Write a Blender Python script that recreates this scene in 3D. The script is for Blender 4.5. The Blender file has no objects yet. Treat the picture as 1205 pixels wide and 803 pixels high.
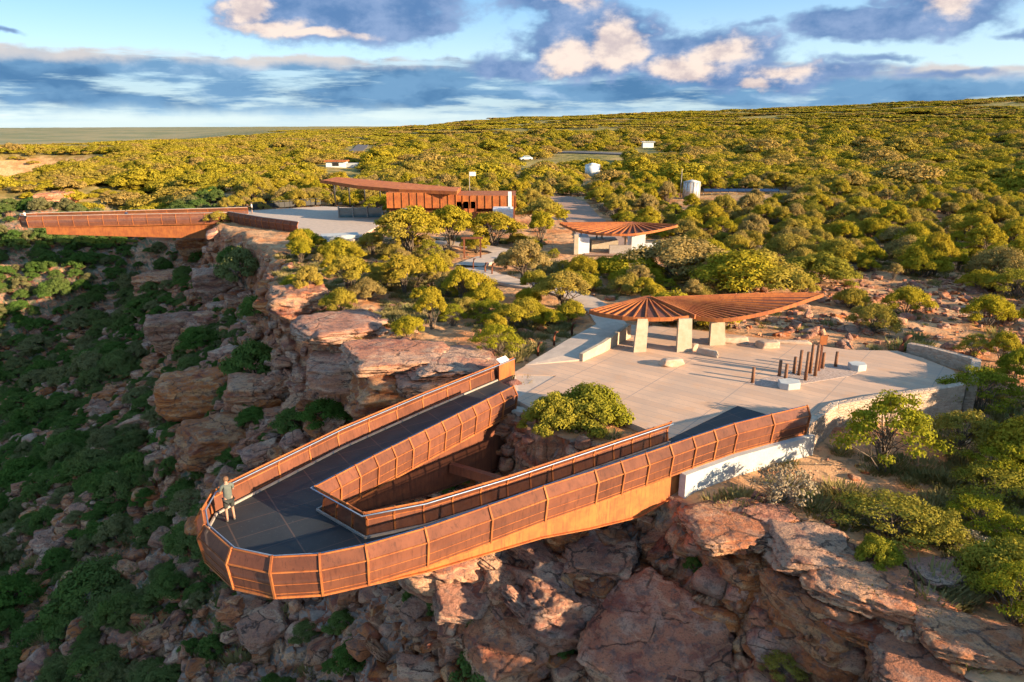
import bpy, math, random
import numpy as np
from mathutils import Vector, Matrix
R = math.radians
random.seed(7)
C = bpy.context.scene.collection
SC = bpy.context.scene

# ------------------------------------------------------------------ camera
FOC, PITCH, CAMH = 820.0, R(17.18), 14.0
cam_d = bpy.data.cameras.new('camera'); cam_d.sensor_width = 36; cam_d.lens = FOC / 1205 * 36
cam_d.clip_start = .1; cam_d.clip_end = 30000
cam = bpy.data.objects.new('camera', cam_d); C.objects.link(cam)
cam.location = (0, 0, CAMH); cam.rotation_euler = (R(90) - PITCH, 0, 0)
SC.camera = cam

def P(px, py, z=0.0):
    """the world point at height z that a drone at 14 m saw at this place of the survey picture"""
    u = (px - 602.5) / FOC; v = (401.5 - py) / FOC
    dy = math.cos(PITCH) + v * math.sin(PITCH); dz = -math.sin(PITCH) + v * math.cos(PITCH)
    t = (z - CAMH) / dz
    return Vector((u * t, dy * t, z))

def proj(x, y, z):
    dz = z - CAMH
    a = y * math.cos(PITCH) - dz * math.sin(PITCH); b = y * math.sin(PITCH) + dz * math.cos(PITCH)
    return 602.5 + FOC * x / a, 401.5 - FOC * b / a

# ------------------------------------------------------------------ numpy noise
def _hash(ix, iy, iz, s):
    n = (ix.astype(np.uint32) * np.uint32(0x27d4eb2d)) ^ (iy.astype(np.uint32) * np.uint32(0x165667b1)) ^ (iz.astype(np.uint32) * np.uint32(0x9e3779b1))
    n = n + np.uint32((s * 7919 + 13) & 0xffffffff)
    n ^= n >> np.uint32(15); n *= np.uint32(0x85ebca6b); n ^= n >> np.uint32(13); n *= np.uint32(0xc2b2ae35); n ^= n >> np.uint32(16)
    return n.astype(np.float64) / 4294967295.0

def vn(x, y, z=None, s=0):
    if z is None: z = np.zeros_like(x)
    fx = np.floor(x); fy = np.floor(y); fz = np.floor(z)
    tx, ty, tz = x - fx, y - fy, z - fz
    tx = tx * tx * (3 - 2 * tx); ty = ty * ty * (3 - 2 * ty); tz = tz * tz * (3 - 2 * tz)
    ix, iy, iz = fx.astype(np.int64), fy.astype(np.int64), fz.astype(np.int64)
    def h(a, b, c): return _hash(ix + a, iy + b, iz + c, s)
    r = 0
    for c in (0, 1):
        wz = tz if c else 1 - tz
        r = r + wz * ((h(0, 0, c) * (1 - tx) + h(1, 0, c) * tx) * (1 - ty) + (h(0, 1, c) * (1 - tx) + h(1, 1, c) * tx) * ty)
    return r * 2 - 1

def fbm(x, y, z=None, o=4, s=0, g=.5):
    r = 0; a = 1; t = 0; k = 1.0
    for i in range(o):
        r = r + a * vn(x * k, y * k, None if z is None else z * k, s + i * 17); t += a; a *= g; k *= 2.03
    return r / t

def worley(x, y, z, s=0):
    fx, fy, fz = np.floor(x), np.floor(y), np.floor(z)
    f1 = np.full(x.shape, 9.); f2 = np.full(x.shape, 9.); idv = np.zeros(x.shape)
    ix, iy, iz = fx.astype(np.int64), fy.astype(np.int64), fz.astype(np.int64)
    for a in (-1, 0, 1):
        for b in (-1, 0, 1):
            for c in (-1, 0, 1):
                cx, cy, cz = ix + a, iy + b, iz + c
                h1 = _hash(cx, cy, cz, s)
                d = (cx + h1 - x) ** 2 + (cy + _hash(cx, cy, cz, s + 1) - y) ** 2 + (cz + _hash(cx, cy, cz, s + 2) - z) ** 2
                m = d < f1
                f2 = np.where(m, f1, np.minimum(f2, d)); f1 = np.where(m, d, f1); idv = np.where(m, h1, idv)
    return np.sqrt(f1), np.sqrt(f2), idv

def ss(a, b, x):
    t = np.clip((x - a) / (b - a), 0, 1); return t * t * (3 - 2 * t)

# ------------------------------------------------------------------ terrain shape
RIM = [(60, -90), (24, -20), (18, 4), (14.8, 14.2), (12.6, 19.4), (10.2, 23.0), (8.0, 25.8), (6.7, 27.4), (5.9, 29.0), (4.6, 29.8), (3.0, 30.6),
       (1.2, 31.8), (.2, 33.2), (-.8, 35.2), (-2.6, 38.0), (-5.0, 39.6), (-7.6, 42.0), (-9.2, 45.0), (-12.5, 46.5), (-14.5, 50),
       (-15.5, 53.5), (-19, 56), (-19.5, 61), (-24, 67), (-24.5, 74), (-29, 81), (-34, 90), (-38, 98), (-45, 104), (-48, 112), (-51, 126), (-60, 150),
       (-72, 178), (-90, 192), (-112, 176), (-130, 160), (-170, 150), (-230, 155), (-420, 200), (-4000, 900), (-4000, 9000), (9000, 9000), (9000, -90)]

def sdist(x, y):
    n = len(RIM); d = np.full(x.shape, 1e9); inside = np.zeros(x.shape, bool)
    for i in range(n):
        ax, ay = RIM[i]; bx, by = RIM[(i + 1) % n]
        ex, ey = bx - ax, by - ay
        t = np.clip(((x - ax) * ex + (y - ay) * ey) / (ex * ex + ey * ey), 0, 1)
        d = np.minimum(d, (x - ax - t * ex) ** 2 + (y - ay - t * ey) ** 2)
        c = ((ay > y) != (by > y)) & (x < (bx - ax) * (y - ay) / ((by - ay) if by != ay else 1e-9) + ax)
        inside ^= c
    d = np.sqrt(d)
    return np.where(inside, -d, d)

FRONTX = [-50, 3, 7.1, 14.3, 20, 25, 28, 33, 45, 80]
FRONTY = [22, 25.0, 28.4, 33.0, 35.3, 37.4, 39, 39, 40, 30]
GUL = [(-170, 100), (-190, 200), (-235, 330)]

def seg_dist(x, y, pts):
    d = np.full(x.shape, 1e9)
    for (ax, ay), (bx, by) in zip(pts, pts[1:]):
        ex, ey = bx - ax, by - ay
        t = np.clip(((x - ax) * ex + (y - ay) * ey) / (ex * ex + ey * ey), 0, 1)
        d = np.minimum(d, np.hypot(x - ax - t * ex, y - ay - t * ey))
    return d

def terrain(x, y, full=False):
    x = np.asarray(x, float); y = np.asarray(y, float)
    r = np.hypot(x, y); az = np.degrees(np.arctan2(x, np.maximum(y, 1e-3)))
    sf = np.interp(x, FRONTX, FRONTY) - y
    z = -.28 - 1.12 * ss(-.3, .9, sf) * (1 - .55 * ss(27, 40, x)) - .03 * np.clip(sf, 0, 20)
    rise = np.interp(az, [-60, -36, -20, -10, 0, 10, 20, 30, 38, 80], [0, 0, 2, 9, 21, 26, 32, 38, 42, 45])
    z = z + rise * ss(110, 950, r) ** 1.15
    z = z - rise * .6 * ss(1000, 1800, r)
    lw = 1 - ss(-27, -17, az)
    z = z - lw * 55 * ss(np.interp(az, [-40, -20], [520, 800]), 1150, r) + lw * 52 * ss(1500, 5200, r)
    z = z + 1.6 * ss(70, 220, r) * fbm(x / 70, y / 70, None, 3, 5) + 5 * ss(300, 900, r) * (1 - lw) * fbm(x / 260, y / 260, None, 3, 9)
    near = 1 - ss(120, 260, r)
    # rocky bumps on the flat
    plaza = ss(2, 7, np.hypot((x - 14) / 1.6, (y - 38) / 1.0) - 8)
    z = z + near * plaza * (.28 * fbm(x / 5, y / 5, None, 4, 21) + .10 * fbm(x / .9, y / .9, None, 3, 22))
    # canyon
    d0 = sdist(x, y)
    amp = .35 + .9 * ss(4, 18, np.abs(d0)) + 1.0 * ss(28, 60, y)
    d = d0 + amp * fbm(x / 6.5, y / 6.5, None, 3, 31) + .45 * fbm(x / 1.6, y / 1.6, None, 3, 32)
    big = ss(-2, -10, x)
    D1 = [-1, 0, .5, 1.1, 2.2, 5, 6, 10, 12, 20, 26, 45, 80, 140, 400]
    Z1 = [0, .25, 1.9, 3.5, 4.1, 5.2, 6.0, 7.9, 9.5, 14, 17, 27, 40, 50, 55]
    Z2 = [0, .5, 3.0, 5.6, 7.0, 8.2, 9.6, 11.6, 14.0, 17.5, 20.5, 30, 42, 50, 55]
    drop = np.interp(d, D1, Z1) * (1 - big) + np.interp(d, D1, Z2) * big
    gentle = ss(112, 128, y)
    drop = drop * (1 - gentle) + np.clip(d, 0, 400) * .36 * gentle
    # gorge floor under the skywalk stays shallow and filled with blocks
    out = ss(-.2, .6, d)
    zc = z - drop
    zc = zc + out * near * (.9 * fbm(x / 7, y / 7, None, 4, 41) + .35 * fbm(x / 1.7, y / 1.7, None, 3, 42)) * ss(1, 6, d)
    # sandstone ledges: terrace the canyon side
    st = 1.15
    q = (zc + .7 * fbm(x / 9, y / 9, None, 3, 44)) / st
    fr = q - np.floor(q)
    ter = (np.floor(q) + ss(.12, .62, fr) - q) * st
    wt = out * near * (.35 + .5 * ss(-.2, .5, fbm(x / 12, y / 12, None, 2, 45)))
    zc = zc + ter * wt
    zc = np.maximum(zc, -1.2 - .55 * np.maximum(0, np.hypot((x + 90) / 1.6, y - 133) - 3) + .8 * fbm(x / 3, y / 3, None, 3, 91))* (r > 60) + zc * (r <= 60)
    g = seg_dist(x, y, GUL)
    zc = zc - 20 * np.exp(-(g / 38) ** 4) * ss(120, 190, y)
    if full: return zc, d, g
    return zc

def ground(x, y):
    return float(terrain(np.array([x]), np.array([y]))[0])

def hit(px, py):
    """first terrain point along the ray"""
    p1 = P(px, py, 0); dv = (p1 - Vector((0, 0, CAMH))).normalized()
    t = np.geomspace(8, 900, 1400)
    xs, ys, zs = dv.x * t, dv.y * t, CAMH + dv.z * t
    h = terrain(xs, ys); k = np.argmax(zs < h)
    return Vector((xs[k], ys[k], h[k]))

# ------------------------------------------------------------------ object helpers
def tag(o, label=None, cat=None, group=None, kind=None):
    if label: o['label'] = label
    if cat: o['category'] = cat
    if group: o['group'] = group
    if kind: o['kind'] = kind
    return o

def thing(name, label, cat, loc=(0, 0, 0), rz=0.0, group=None):
    o = bpy.data.objects.new(name, None); C.objects.link(o)
    o.location = loc; o.rotation_euler = (0, 0, rz); o.empty_display_size = .2
    return tag(o, label, cat, group)

def root_loc(o):
    while o.parent: o = o.parent
    return o.location

def np_mesh(name, V, F, mats, smooth=False, midx=None):
    """V (n,3), F list of index arrays each (k, m)"""
    me = bpy.data.meshes.new(name)
    V = np.asarray(V, np.float32)
    if not isinstance(F, list): F = [F]
    F = [np.asarray(f, np.int32) for f in F if len(f)]
    me.vertices.add(len(V)); me.vertices.foreach_set('co', V.ravel())
    loops = np.concatenate([f.ravel() for f in F]); cnt = np.concatenate([np.full(len(f), f.shape[1], np.int32) for f in F])
    me.loops.add(len(loops)); me.loops.foreach_set('vertex_index', loops)
    me.polygons.add(len(cnt)); me.polygons.foreach_set('loop_start', np.concatenate([[0], np.cumsum(cnt)[:-1]]).astype(np.int32))
    me.polygons.foreach_set('loop_total', cnt)
    if smooth: me.polygons.foreach_set('use_smooth', np.ones(len(cnt), bool))
    for m in (mats if isinstance(mats, (list, tuple)) else [mats]): me.materials.append(m)
    if midx is not None: me.polygons.foreach_set('material_index', np.asarray(midx, np.int32))
    me.update(calc_edges=True)
    return me

def link(name, me, parent=None, loc=None):
    o = bpy.data.objects.new(name, me); C.objects.link(o)
    if parent: o.parent = parent
    if loc is not None: o.location = loc
    return o

class MB:
    def __init__(self): self.v = []; self.f = []; self.s = []
    def face(self, pts, smooth=False):
        b = len(self.v); self.v += [tuple(p) for p in pts]; self.f.append(tuple(range(b, b + len(pts)))); self.s.append(smooth)
    def prism(self, poly, z0, z1, top=None):
        """poly list of (x,y); z1 may be a list of heights"""
        n = len(poly); b = len(self.v)
        z1s = z1 if isinstance(z1, (list, tuple)) else [z1] * n
        z0s = z0 if isinstance(z0, (list, tuple)) else [z0] * n
        self.v += [(p[0], p[1], z) for p, z in zip(poly, z0s)] + [(p[0], p[1], z) for p, z in zip(poly, z1s)]
        area = sum(poly[i][0] * poly[(i + 1) % n][1] - poly[(i + 1) % n][0] * poly[i][1] for i in range(n))
        idx = list(range(n)) if area > 0 else list(range(n))[::-1]
        self.f.append(tuple(b + i for i in idx[::-1])); self.f.append(tuple(b + n + i for i in idx)); self.s += [False, False]
        for k in range(n):
            i, j = idx[k], idx[(k + 1) % n]
            self.f.append((b + i, b + j, b + n + j, b + n + i)); self.s.append(False)
        return self
    def box(self, c, s, rz=0.0, M=None):
        hx, hy, hz = s[0] / 2, s[1] / 2, s[2] / 2; b = len(self.v)
        cs, sn = math.cos(rz), math.sin(rz)
        for dz in (-hz, hz):
            for dx, dy in ((-hx, -hy), (hx, -hy), (hx, hy), (-hx, hy)):
                p = Vector((dx * cs - dy * sn, dx * sn + dy * cs, dz)) if M is None else M @ Vector((dx, dy, dz))
                self.v.append((c[0] + p.x, c[1] + p.y, c[2] + p.z))
        for q in ((3, 2, 1, 0), (4, 5, 6, 7), (0, 1, 5, 4), (1, 2, 6, 5), (2, 3, 7, 6), (3, 0, 4, 7)):
            self.f.append(tuple(b + i for i in q)); self.s.append(False)
        return self
    def bar(self, p, q, w, h):
        p, q = Vector(p), Vector(q); d = q - p; L = d.length
        if L < 1e-5: return self
        x = d / L; up = Vector((0, 0, 1)) if abs(x.z) < .98 else Vector((0, 1, 0))
        y = up.cross(x).normalized(); z = x.cross(y)
        return self.box((p + q) / 2, (L, w, h), M=Matrix((x, y, z)).transposed())
    def tube(self, pts, r, n=8, cap=True):
        pts = [Vector(p) for p in pts]; rs = r if isinstance(r, (list, tuple)) else [r] * len(pts); b = len(self.v)
        ref = Vector((0, 0, 1))
        for i, p in enumerate(pts):
            t = (pts[min(i + 1, len(pts) - 1)] - pts[max(i - 1, 0)]).normalized()
            a = ref if abs(t.dot(ref)) < .95 else Vector((1, 0, 0))
            u = t.cross(a).normalized(); w = t.cross(u)
            for k in range(n):
                an = 2 * math.pi * k / n
                q = p + (u * math.cos(an) + w * math.sin(an)) * rs[i]; self.v.append(tuple(q))
        for i in range(len(pts) - 1):
            for k in range(n):
                k2 = (k + 1) % n
                self.f.append((b + i * n + k, b + i * n + k2, b + (i + 1) * n + k2, b + (i + 1) * n + k)); self.s.append(True)
        if cap:
            self.f.append(tuple(b + k for k in range(n))[::-1]); self.f.append(tuple(b + (len(pts) - 1) * n + k for k in range(n))); self.s += [False, False]
        return self
    def build(self, name, mat, parent=None, bevel=0):
        org = root_loc(parent) if parent else Vector((0, 0, 0))
        me = bpy.data.meshes.new(name)
        me.from_pydata([(a - org[0], b_ - org[1], c - org[2]) for a, b_, c in self.v], [], self.f)
        for m in (mat if isinstance(mat, (list, tuple)) else [mat]): me.materials.append(m)
        me.polygons.foreach_set('use_smooth', self.s)
        me.update()
        o = link(name, me, parent)
        if bevel:
            m = o.modifiers.new('bevel', 'BEVEL'); m.width = bevel; m.segments = 2; m.limit_method = 'ANGLE'
        return o

# ------------------------------------------------------------------ materials
class NT:
    def __init__(self, tree): self.t = tree; self.n = tree.nodes; self.l = tree.links
    def node(self, typ, **kw):
        n = self.n.new(typ)
        for k, v in kw.items(): setattr(n, k, v)
        return n
    def put(self, sock, v):
        if v is None: return
        if isinstance(v, bpy.types.NodeSocket): self.l.new(v, sock)
        else:
            if isinstance(v, (tuple, list)) and len(v) == 3 and sock.type == 'RGBA': v = (*v, 1)
            sock.default_value = v
    def m(self, op, a, b=None, c=None, clamp=False):
        n = self.node('ShaderNodeMath', operation=op, use_clamp=clamp)
        for i, q in enumerate((a, b, c)):
            if q is not None: self.put(n.inputs[i], q)
        return n.outputs[0]
    def add(self, a, b): return self.m('ADD', a, b)
    def sub(self, a, b): return self.m('SUBTRACT', a, b)
    def mul(self, a, b): return self.m('MULTIPLY', a, b)
    def ramp(self, v, a, b, lo=0.0, hi=1.0, smooth=True):
        n = self.node('ShaderNodeMapRange', interpolation_type='SMOOTHSTEP' if smooth else 'LINEAR')
        for i, q in enumerate((v, a, b, lo, hi)): self.put(n.inputs[i], q)
        return n.outputs[0]
    def mix(self, f, a, b, mode='MIX'):
        n = self.node('ShaderNodeMix', data_type='RGBA', blend_type=mode)
        self.put(n.inputs[0], f); self.put(n.inputs[6], a); self.put(n.inputs[7], b)
        return n.outputs[2]
    def noise(self, vec, scale, detail=4, rough=.55, dim='3D', dist=0):
        n = self.node('ShaderNodeTexNoise', noise_dimensions=dim)
        if vec is not None: self.put(n.inputs['Vector'], vec)
        n.inputs['Scale'].default_value = scale; n.inputs['Detail'].default_value = detail
        n.inputs['Roughness'].default_value = rough; n.inputs['Distortion'].default_value = dist
        return n.outputs[0]
    def vor(self, vec, scale, feature='F1', out=0):
        n = self.node('ShaderNodeTexVoronoi', feature=feature)
        if vec is not None: self.put(n.inputs['Vector'], vec)
        n.inputs['Scale'].default_value = scale
        return n.outputs[out]
    def xyz(self, v):
        n = self.node('ShaderNodeSeparateXYZ'); self.put(n.inputs[0], v); return n.outputs
    def vec(self, x, y, z):
        n = self.node('ShaderNodeCombineXYZ')
        for i, q in enumerate((x, y, z)): self.put(n.inputs[i], q)
        return n.outputs[0]
    def vmul(self, v, s):
        n = self.node('ShaderNodeVectorMath', operation='MULTIPLY'); self.put(n.inputs[0], v); self.put(n.inputs[1], s); return n.outputs[0]
    def bump(self, h, strength=.5, dist=.05, normal=None):
        n = self.node('ShaderNodeBump'); self.put(n.inputs['Height'], h)
        n.inputs['Strength'].default_value = strength; n.inputs['Distance'].default_value = dist
        if normal is not None: self.put(n.inputs['Normal'], normal)
        return n.outputs[0]

def mat_new(name):
    m = bpy.data.materials.new(name); m.use_nodes = True; t = m.node_tree; t.nodes.clear()
    T = NT(t); o = T.node('ShaderNodeOutputMaterial'); return m, T, o

def principled(T, o, col, rough=.7, metal=0.0, normal=None, spec=.3):
    b = T.node('ShaderNodeBsdfPrincipled'); T.put(b.inputs['Base Color'], col); T.put(b.inputs['Roughness'], rough)
    T.put(b.inputs['Metallic'], metal); b.inputs['Specular IOR Level'].default_value = spec
    if normal is not None: T.put(b.inputs['Normal'], normal)
    T.l.new(b.outputs[0], o.inputs[0]); return b

def pos(T): return T.node('ShaderNodeNewGeometry').outputs['Position']
def objc(T): return T.node('ShaderNodeTexCoord').outputs['Object']

def simple(name, c1, c2, scale=3, rough=.7, metal=0.0, bump=.3, bd=.01, detail=5, spec=.3):
    m, T, o = mat_new(name); p = pos(T)
    n = T.noise(p, scale, detail, .65); n2 = T.noise(p, scale * 9, 3, .6)
    col = T.mix(T.ramp(n, .35, .65), c1, c2)
    col = T.mix(T.mul(T.ramp(n2, .3, .75), .35), col, tuple(c * .6 for c in c1))
    principled(T, o, col, rough, metal, T.bump(n2, bump, bd), spec); return m

def corten(name, c1, c2, c3, alpha=1.0, ribs=0.0):
    m, T, o = mat_new(name); p = pos(T)
    n = T.noise(p, 1.3, 5, .65); st = T.noise(T.vmul(p, (3.5, 3.5, .5)), 2.0, 4, .6)
    col = T.mix(T.ramp(n, .35, .68), c1, c2); col = T.mix(T.mul(T.ramp(st, .5, .75), .7), col, c3)
    fine = T.noise(p, 40, 2, .6)
    run = T.noise(T.vmul(p, (6, 6, .5)), 1.6, 5, .7); col = T.mix(T.mul(T.ramp(run, .52, .66), .55), col, tuple(q_ * .75 for q_ in c3))
    hs = T.node('ShaderNodeHueSaturation'); T.put(hs.inputs['Color'], col); T.put(hs.inputs['Value'], T.add(.78, T.mul(T.node('ShaderNodeObjectInfo').outputs['Random'], .44))); col = hs.outputs[0]
    b = principled(T, o, col, .75, 0.0, T.bump(fine, .25, .01), .25)
    if alpha < 1:
        tr = T.node('ShaderNodeBsdfTransparent'); mx = T.node('ShaderNodeMixShader'); mx.inputs[0].default_value = alpha
        T.l.new(tr.outputs[0], mx.inputs[1]); T.l.new(b.outputs[0], mx.inputs[2]); T.l.new(mx.outputs[0], o.inputs[0])
    return m

M = {}
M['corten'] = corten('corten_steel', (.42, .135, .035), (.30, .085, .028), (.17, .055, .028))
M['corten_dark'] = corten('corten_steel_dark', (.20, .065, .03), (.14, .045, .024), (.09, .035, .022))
M['mesh'] = corten('perforated_corten_mesh', (.195, .066, .034), (.145, .049, .027), (.105, .038, .023), .84)
M['roofsheet'] = corten('corten_roof_sheet', (.17, .06, .035), (.13, .045, .027), (.09, .035, .022))
M['steel'] = simple('brushed_steel', (.30, .36, .46), (.24, .29, .38), 6, .5, .6, .05)
M['kerb'] = simple('galvanised_kerb', (.38, .33, .29), (.3, .25, .21), 4, .6)
M['white'] = simple('white_paint', (.78, .78, .76), (.68, .68, .66), 2, .5)
M['black'] = simple('black_steel', (.025, .025, .027), (.04, .035, .03), 4, .5)
M['glass'] = simple('dark_glass', (.06, .12, .13), (.10, .16, .17), 1, .12, 0, 0, spec=.8)
M['wood'] = simple('weathered_timber', (.27, .125, .065), (.17, .08, .045), 5, .8, bump=.5)
M['rammed'] = simple('rammed_earth', (.50, .40, .29), (.42, .32, .22), 2.5, .9, bump=.5, bd=.02)
M['tank'] = simple('corrugated_zinc', (.6, .6, .58), (.48, .48, .47), 2, .4, .3)
M['asphalt'] = simple('grey_asphalt', (.15, .13, .125), (.11, .10, .10), .8, .9)
M['solar'] = simple('solar_glass', (.012, .018, .05), (.02, .03, .07), 1, .15, 0, 0, spec=.8)

def _concrete():
    m, T, o = mat_new('board_marked_concrete'); p = pos(T); X = T.xyz(p)
    # long boards run out from the shelter side towards the rail
    u = T.add(T.mul(X[0], .62), T.mul(X[1], .785))
    fr = T.m('FRACT', T.mul(u, 1 / .62)); fl = T.m('FLOOR', T.mul(u, 1 / .62))
    wn = T.node('ShaderNodeTexWhiteNoise', noise_dimensions='1D'); T.put(wn.inputs[1], fl)
    col = T.mix(wn.outputs[0], (.62, .395, .26), (.50, .32, .215))
    big = T.noise(p, .35, 4, .6); col = T.mix(T.mul(T.ramp(big, .42, .62), .5), col, (.40, .29, .22))
    spots = T.noise(p, 6, 5, .7); col = T.mix(T.mul(T.ramp(spots, .5, .8), .35), col, (.25, .2, .17))
    line = T.m('LESS_THAN', T.m('ABSOLUTE', T.sub(fr, .5)), .475)
    col = T.mix(line, (.34, .26, .21), col)
    v2 = T.m('FRACT', T.mul(T.sub(T.mul(X[0], .785), T.mul(X[1], .62)), 1 / 4.2)); l2 = T.m('LESS_THAN', T.m('ABSOLUTE', T.sub(v2, .5)), .494)
    col = T.mix(l2, (.33, .25, .20), col)
    dust = T.noise(p, .55, 5, .7); col = T.mix(T.mul(T.ramp(dust, .52, .68), .45), col, (.55, .30, .16))
    principled(T, o, col, .85, 0, T.bump(T.noise(p, 30, 3, .6), .3, .01)); return m
M['plaza'] = _concrete()
M['concrete'] = simple('plain_concrete', (.56, .43, .33), (.45, .35, .28), 1.5, .85, bump=.4)
M['concrete_pale'] = simple('pale_limewashed_concrete', (.50, .50, .47), (.40, .41, .40), 1.2, .85, bump=.4)

def _deck():
    m, T, o = mat_new('dark_deck_grating'); p = pos(T); X = T.xyz(p)
    def grid(v, s, w): return T.m('LESS_THAN', T.m('ABSOLUTE', T.sub(T.m('FRACT', T.mul(v, s)), .5)), w)
    u = T.add(T.mul(X[0], .835), T.mul(X[1], .55)); v = T.sub(T.mul(X[1], .835), T.mul(X[0], .55))
    n = T.noise(p, 1.1, 4, .6)
    col = T.mix(n, (.014, .018, .024), (.038, .042, .046))
    col = T.mix(T.m('MINIMUM', grid(u, .55, .487), grid(v, .9, .487)), (.09, .06, .05), col)
    sp = T.noise(p, 14, 3, .6); col = T.mix(T.mul(T.ramp(sp, .62, .75), .6), col, (.16, .15, .14))
    principled(T, o, col, .65, 0, T.bump(T.noise(p, 60, 2), .2, .005)); return m
M['deck'] = _deck()

def _stonewall():
    m, T, o = mat_new('sandstone_masonry'); p = pos(T)
    v = T.vor(T.vmul(p, (1, 1, 2.2)), 3.4, 'F1', 1); e = T.vor(T.vmul(p, (1, 1, 2.2)), 3.4, 'DISTANCE_TO_EDGE', 0)
    vv = T.xyz(v)
    col = T.mix(vv[0], (.52, .36, .25), (.40, .27, .19)); col = T.mix(T.mul(vv[1], .6), col, (.6, .47, .36))
    col = T.mix(T.ramp(e, .0, .05, .45, 1), (.36, .27, .19), col); col = T.mix(T.mul(T.ramp(T.noise(p, 5, 4, .6), .45, .7), .4), col, (.30, .2, .14))
    principled(T, o, col, .9, 0, T.bump(T.ramp(e, 0, .12), .7, .05)); return m
M['stonewall'] = _stonewall()

def rock_color(T, p, nz, tint=0.0):
    """banded red and cream sandstone"""
    X = T.xyz(p)
    warp = T.noise(p, .35, 4, .6)
    band = T.noise(T.vec(T.mul(X[0], .08), T.mul(X[1], .08), T.add(T.mul(X[2], 1.15), T.mul(warp, 1.6))), 1.6, 6, .65)
    col = T.mix(T.ramp(band, .36, .46), (.25, .075, .045), (.44, .165, .080))
    col = T.mix(T.ramp(band, .50, .58), col, (.55, .29, .16))
    col = T.mix(T.ramp(band, .60, .70), col, (.36, .14, .085))
    pt = T.noise(p, .8, 5, .65); col = T.mix(T.mul(T.ramp(pt, .50, .66), .65), col, (.46, .29, .20))
    grey = T.noise(p, 2.7, 6, .7); col = T.mix(T.mul(T.ramp(grey, .50, .62), .65), col, (.13, .095, .085))
    fine = T.noise(p, 12, 4, .7); col = T.mix(T.mul(T.ramp(fine, .52, .66), .6), col, (.09, .05, .035))
    return col, fine, grey, band

def _rock(name, sc=1.0):
    m, T, o = mat_new(name); p = pos(T); g = T.node('ShaderNodeNewGeometry')
    oi = T.node('ShaderNodeObjectInfo').outputs['Random']
    sh = T.node('ShaderNodeVectorMath', operation='ADD'); T.put(sh.inputs[0], p); T.put(sh.inputs[1], T.vec(T.mul(oi, 37.), T.mul(oi, 11.), T.mul(oi, 23.)))
    col, fine, grey, band = rock_color(T, sh.outputs[0], None)
    hsv = T.node('ShaderNodeHueSaturation'); T.put(hsv.inputs['Value'], T.add(.85, T.mul(oi, .3))); T.put(hsv.inputs['Saturation'], T.add(.85, T.mul(T.m('FRACT', T.mul(oi, 7.3)), .3))); T.put(hsv.inputs['Color'], col)
    wv = T.node('ShaderNodeVectorMath', operation='ADD'); T.put(wv.inputs[0], sh.outputs[0]); T.put(wv.inputs[1], T.vec(T.mul(band, .8), T.mul(grey, .9), T.mul(band, .5)))
    crack = T.vor(T.vmul(wv.outputs[0], (.45, .7, 1.6)), .8, 'DISTANCE_TO_EDGE', 0)
    open_ = T.ramp(T.noise(sh.outputs[0], .6, 2, .5), .42, .54)
    ck = T.mul(T.ramp(crack, .006, .026, 1, 0), open_)
    c2 = T.mix(T.mul(ck, .8), hsv.outputs[0], (.07, .04, .03))
    h = T.add(T.add(T.mul(fine, .35), T.mul(grey, .7)), T.add(T.mul(ck, -.3), T.mul(band, 1.3)))
    principled(T, o, c2, .88, 0, T.bump(h, 1.0, .2)); return m
M['rock'] = _rock('sandstone')

def _ground():
    m, T, o = mat_new('canyon_ground'); p = pos(T); g = T.node('ShaderNodeNewGeometry'); N = T.xyz(g.outputs['True Normal'])
    X = T.xyz(p)
    at = T.node('ShaderNodeAttribute', attribute_name='canyon').outputs['Fac']      # 1 on the canyon side
    far = T.node('ShaderNodeAttribute', attribute_name='far').outputs['Fac']
    rk, fine, grey, band = rock_color(T, p, None)
    n1 = T.noise(p, .25, 5, .6); n2 = T.noise(p, 1.4, 5, .65)
    soil = T.mix(T.ramp(n1, .4, .6), (.52, .215, .085), (.60, .33, .165))
    soil = T.mix(T.mul(T.ramp(n2, .5, .62), .8), soil, (.20, .14, .085))
    stones = T.vor(p, 3.2, 'F1', 0); soil = T.mix(T.mul(T.ramp(stones, .10, .22, 1, 0), .6), soil, (.56, .38, .25))
    scree = T.mix(T.ramp(n2, .42, .6), (.33, .22, .17), (.21, .155, .125))
    scree = T.mix(T.mul(T.ramp(stones, .10, .26, 1, 0), .8), scree, (.46, .36, .30))
    heath = T.mix(T.ramp(T.noise(p, 1.1, 6, .7), .4, .6), (.055, .085, .045), (.13, .13, .08))
    valley = T.mul(T.ramp(X[0], -10, -26), T.ramp(T.noise(p, .35, 5, .65), .40, .52))
    scree = T.mix(T.mul(valley, .85), scree, heath)
    flat = T.mix(at, soil, scree)
    steep = T.ramp(T.add(N[2], T.mul(T.sub(n2, .5), .35)), .66, .86)
    near = T.mix(steep, rk, flat)
    v1 = T.noise(p, .055, 6, .7); v2 = T.noise(p, .25, 4, .7)
    farc = T.mix(T.ramp(v2, .4, .62), (.14, .13, .03), (.36, .27, .08)); farc = T.mix(T.mul(T.ramp(v1, .5, .65), .7), farc, (.50, .32, .14))
    plain = T.node('ShaderNodeAttribute', attribute_name='plain').outputs['Fac']
    farc = T.mix(plain, farc, T.mix(T.ramp(T.noise(p, .004, 4, .6), .4, .6), (.20, .20, .10), (.30, .25, .13)))
    far2 = T.mul(far, T.ramp(N[2], .78, .95))
    col = T.mix(far2, near, farc)
    h = T.add(T.add(T.mul(fine, .25), T.mul(grey, .5)), T.add(0.0, T.add(T.mul(band, .8), T.mul(T.ramp(stones, .05, .3, 1, 0), .35))))
    principled(T, o, col, .92, 0, T.bump(h, .8, .14), .15); return m
M['ground'] = _ground()

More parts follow.
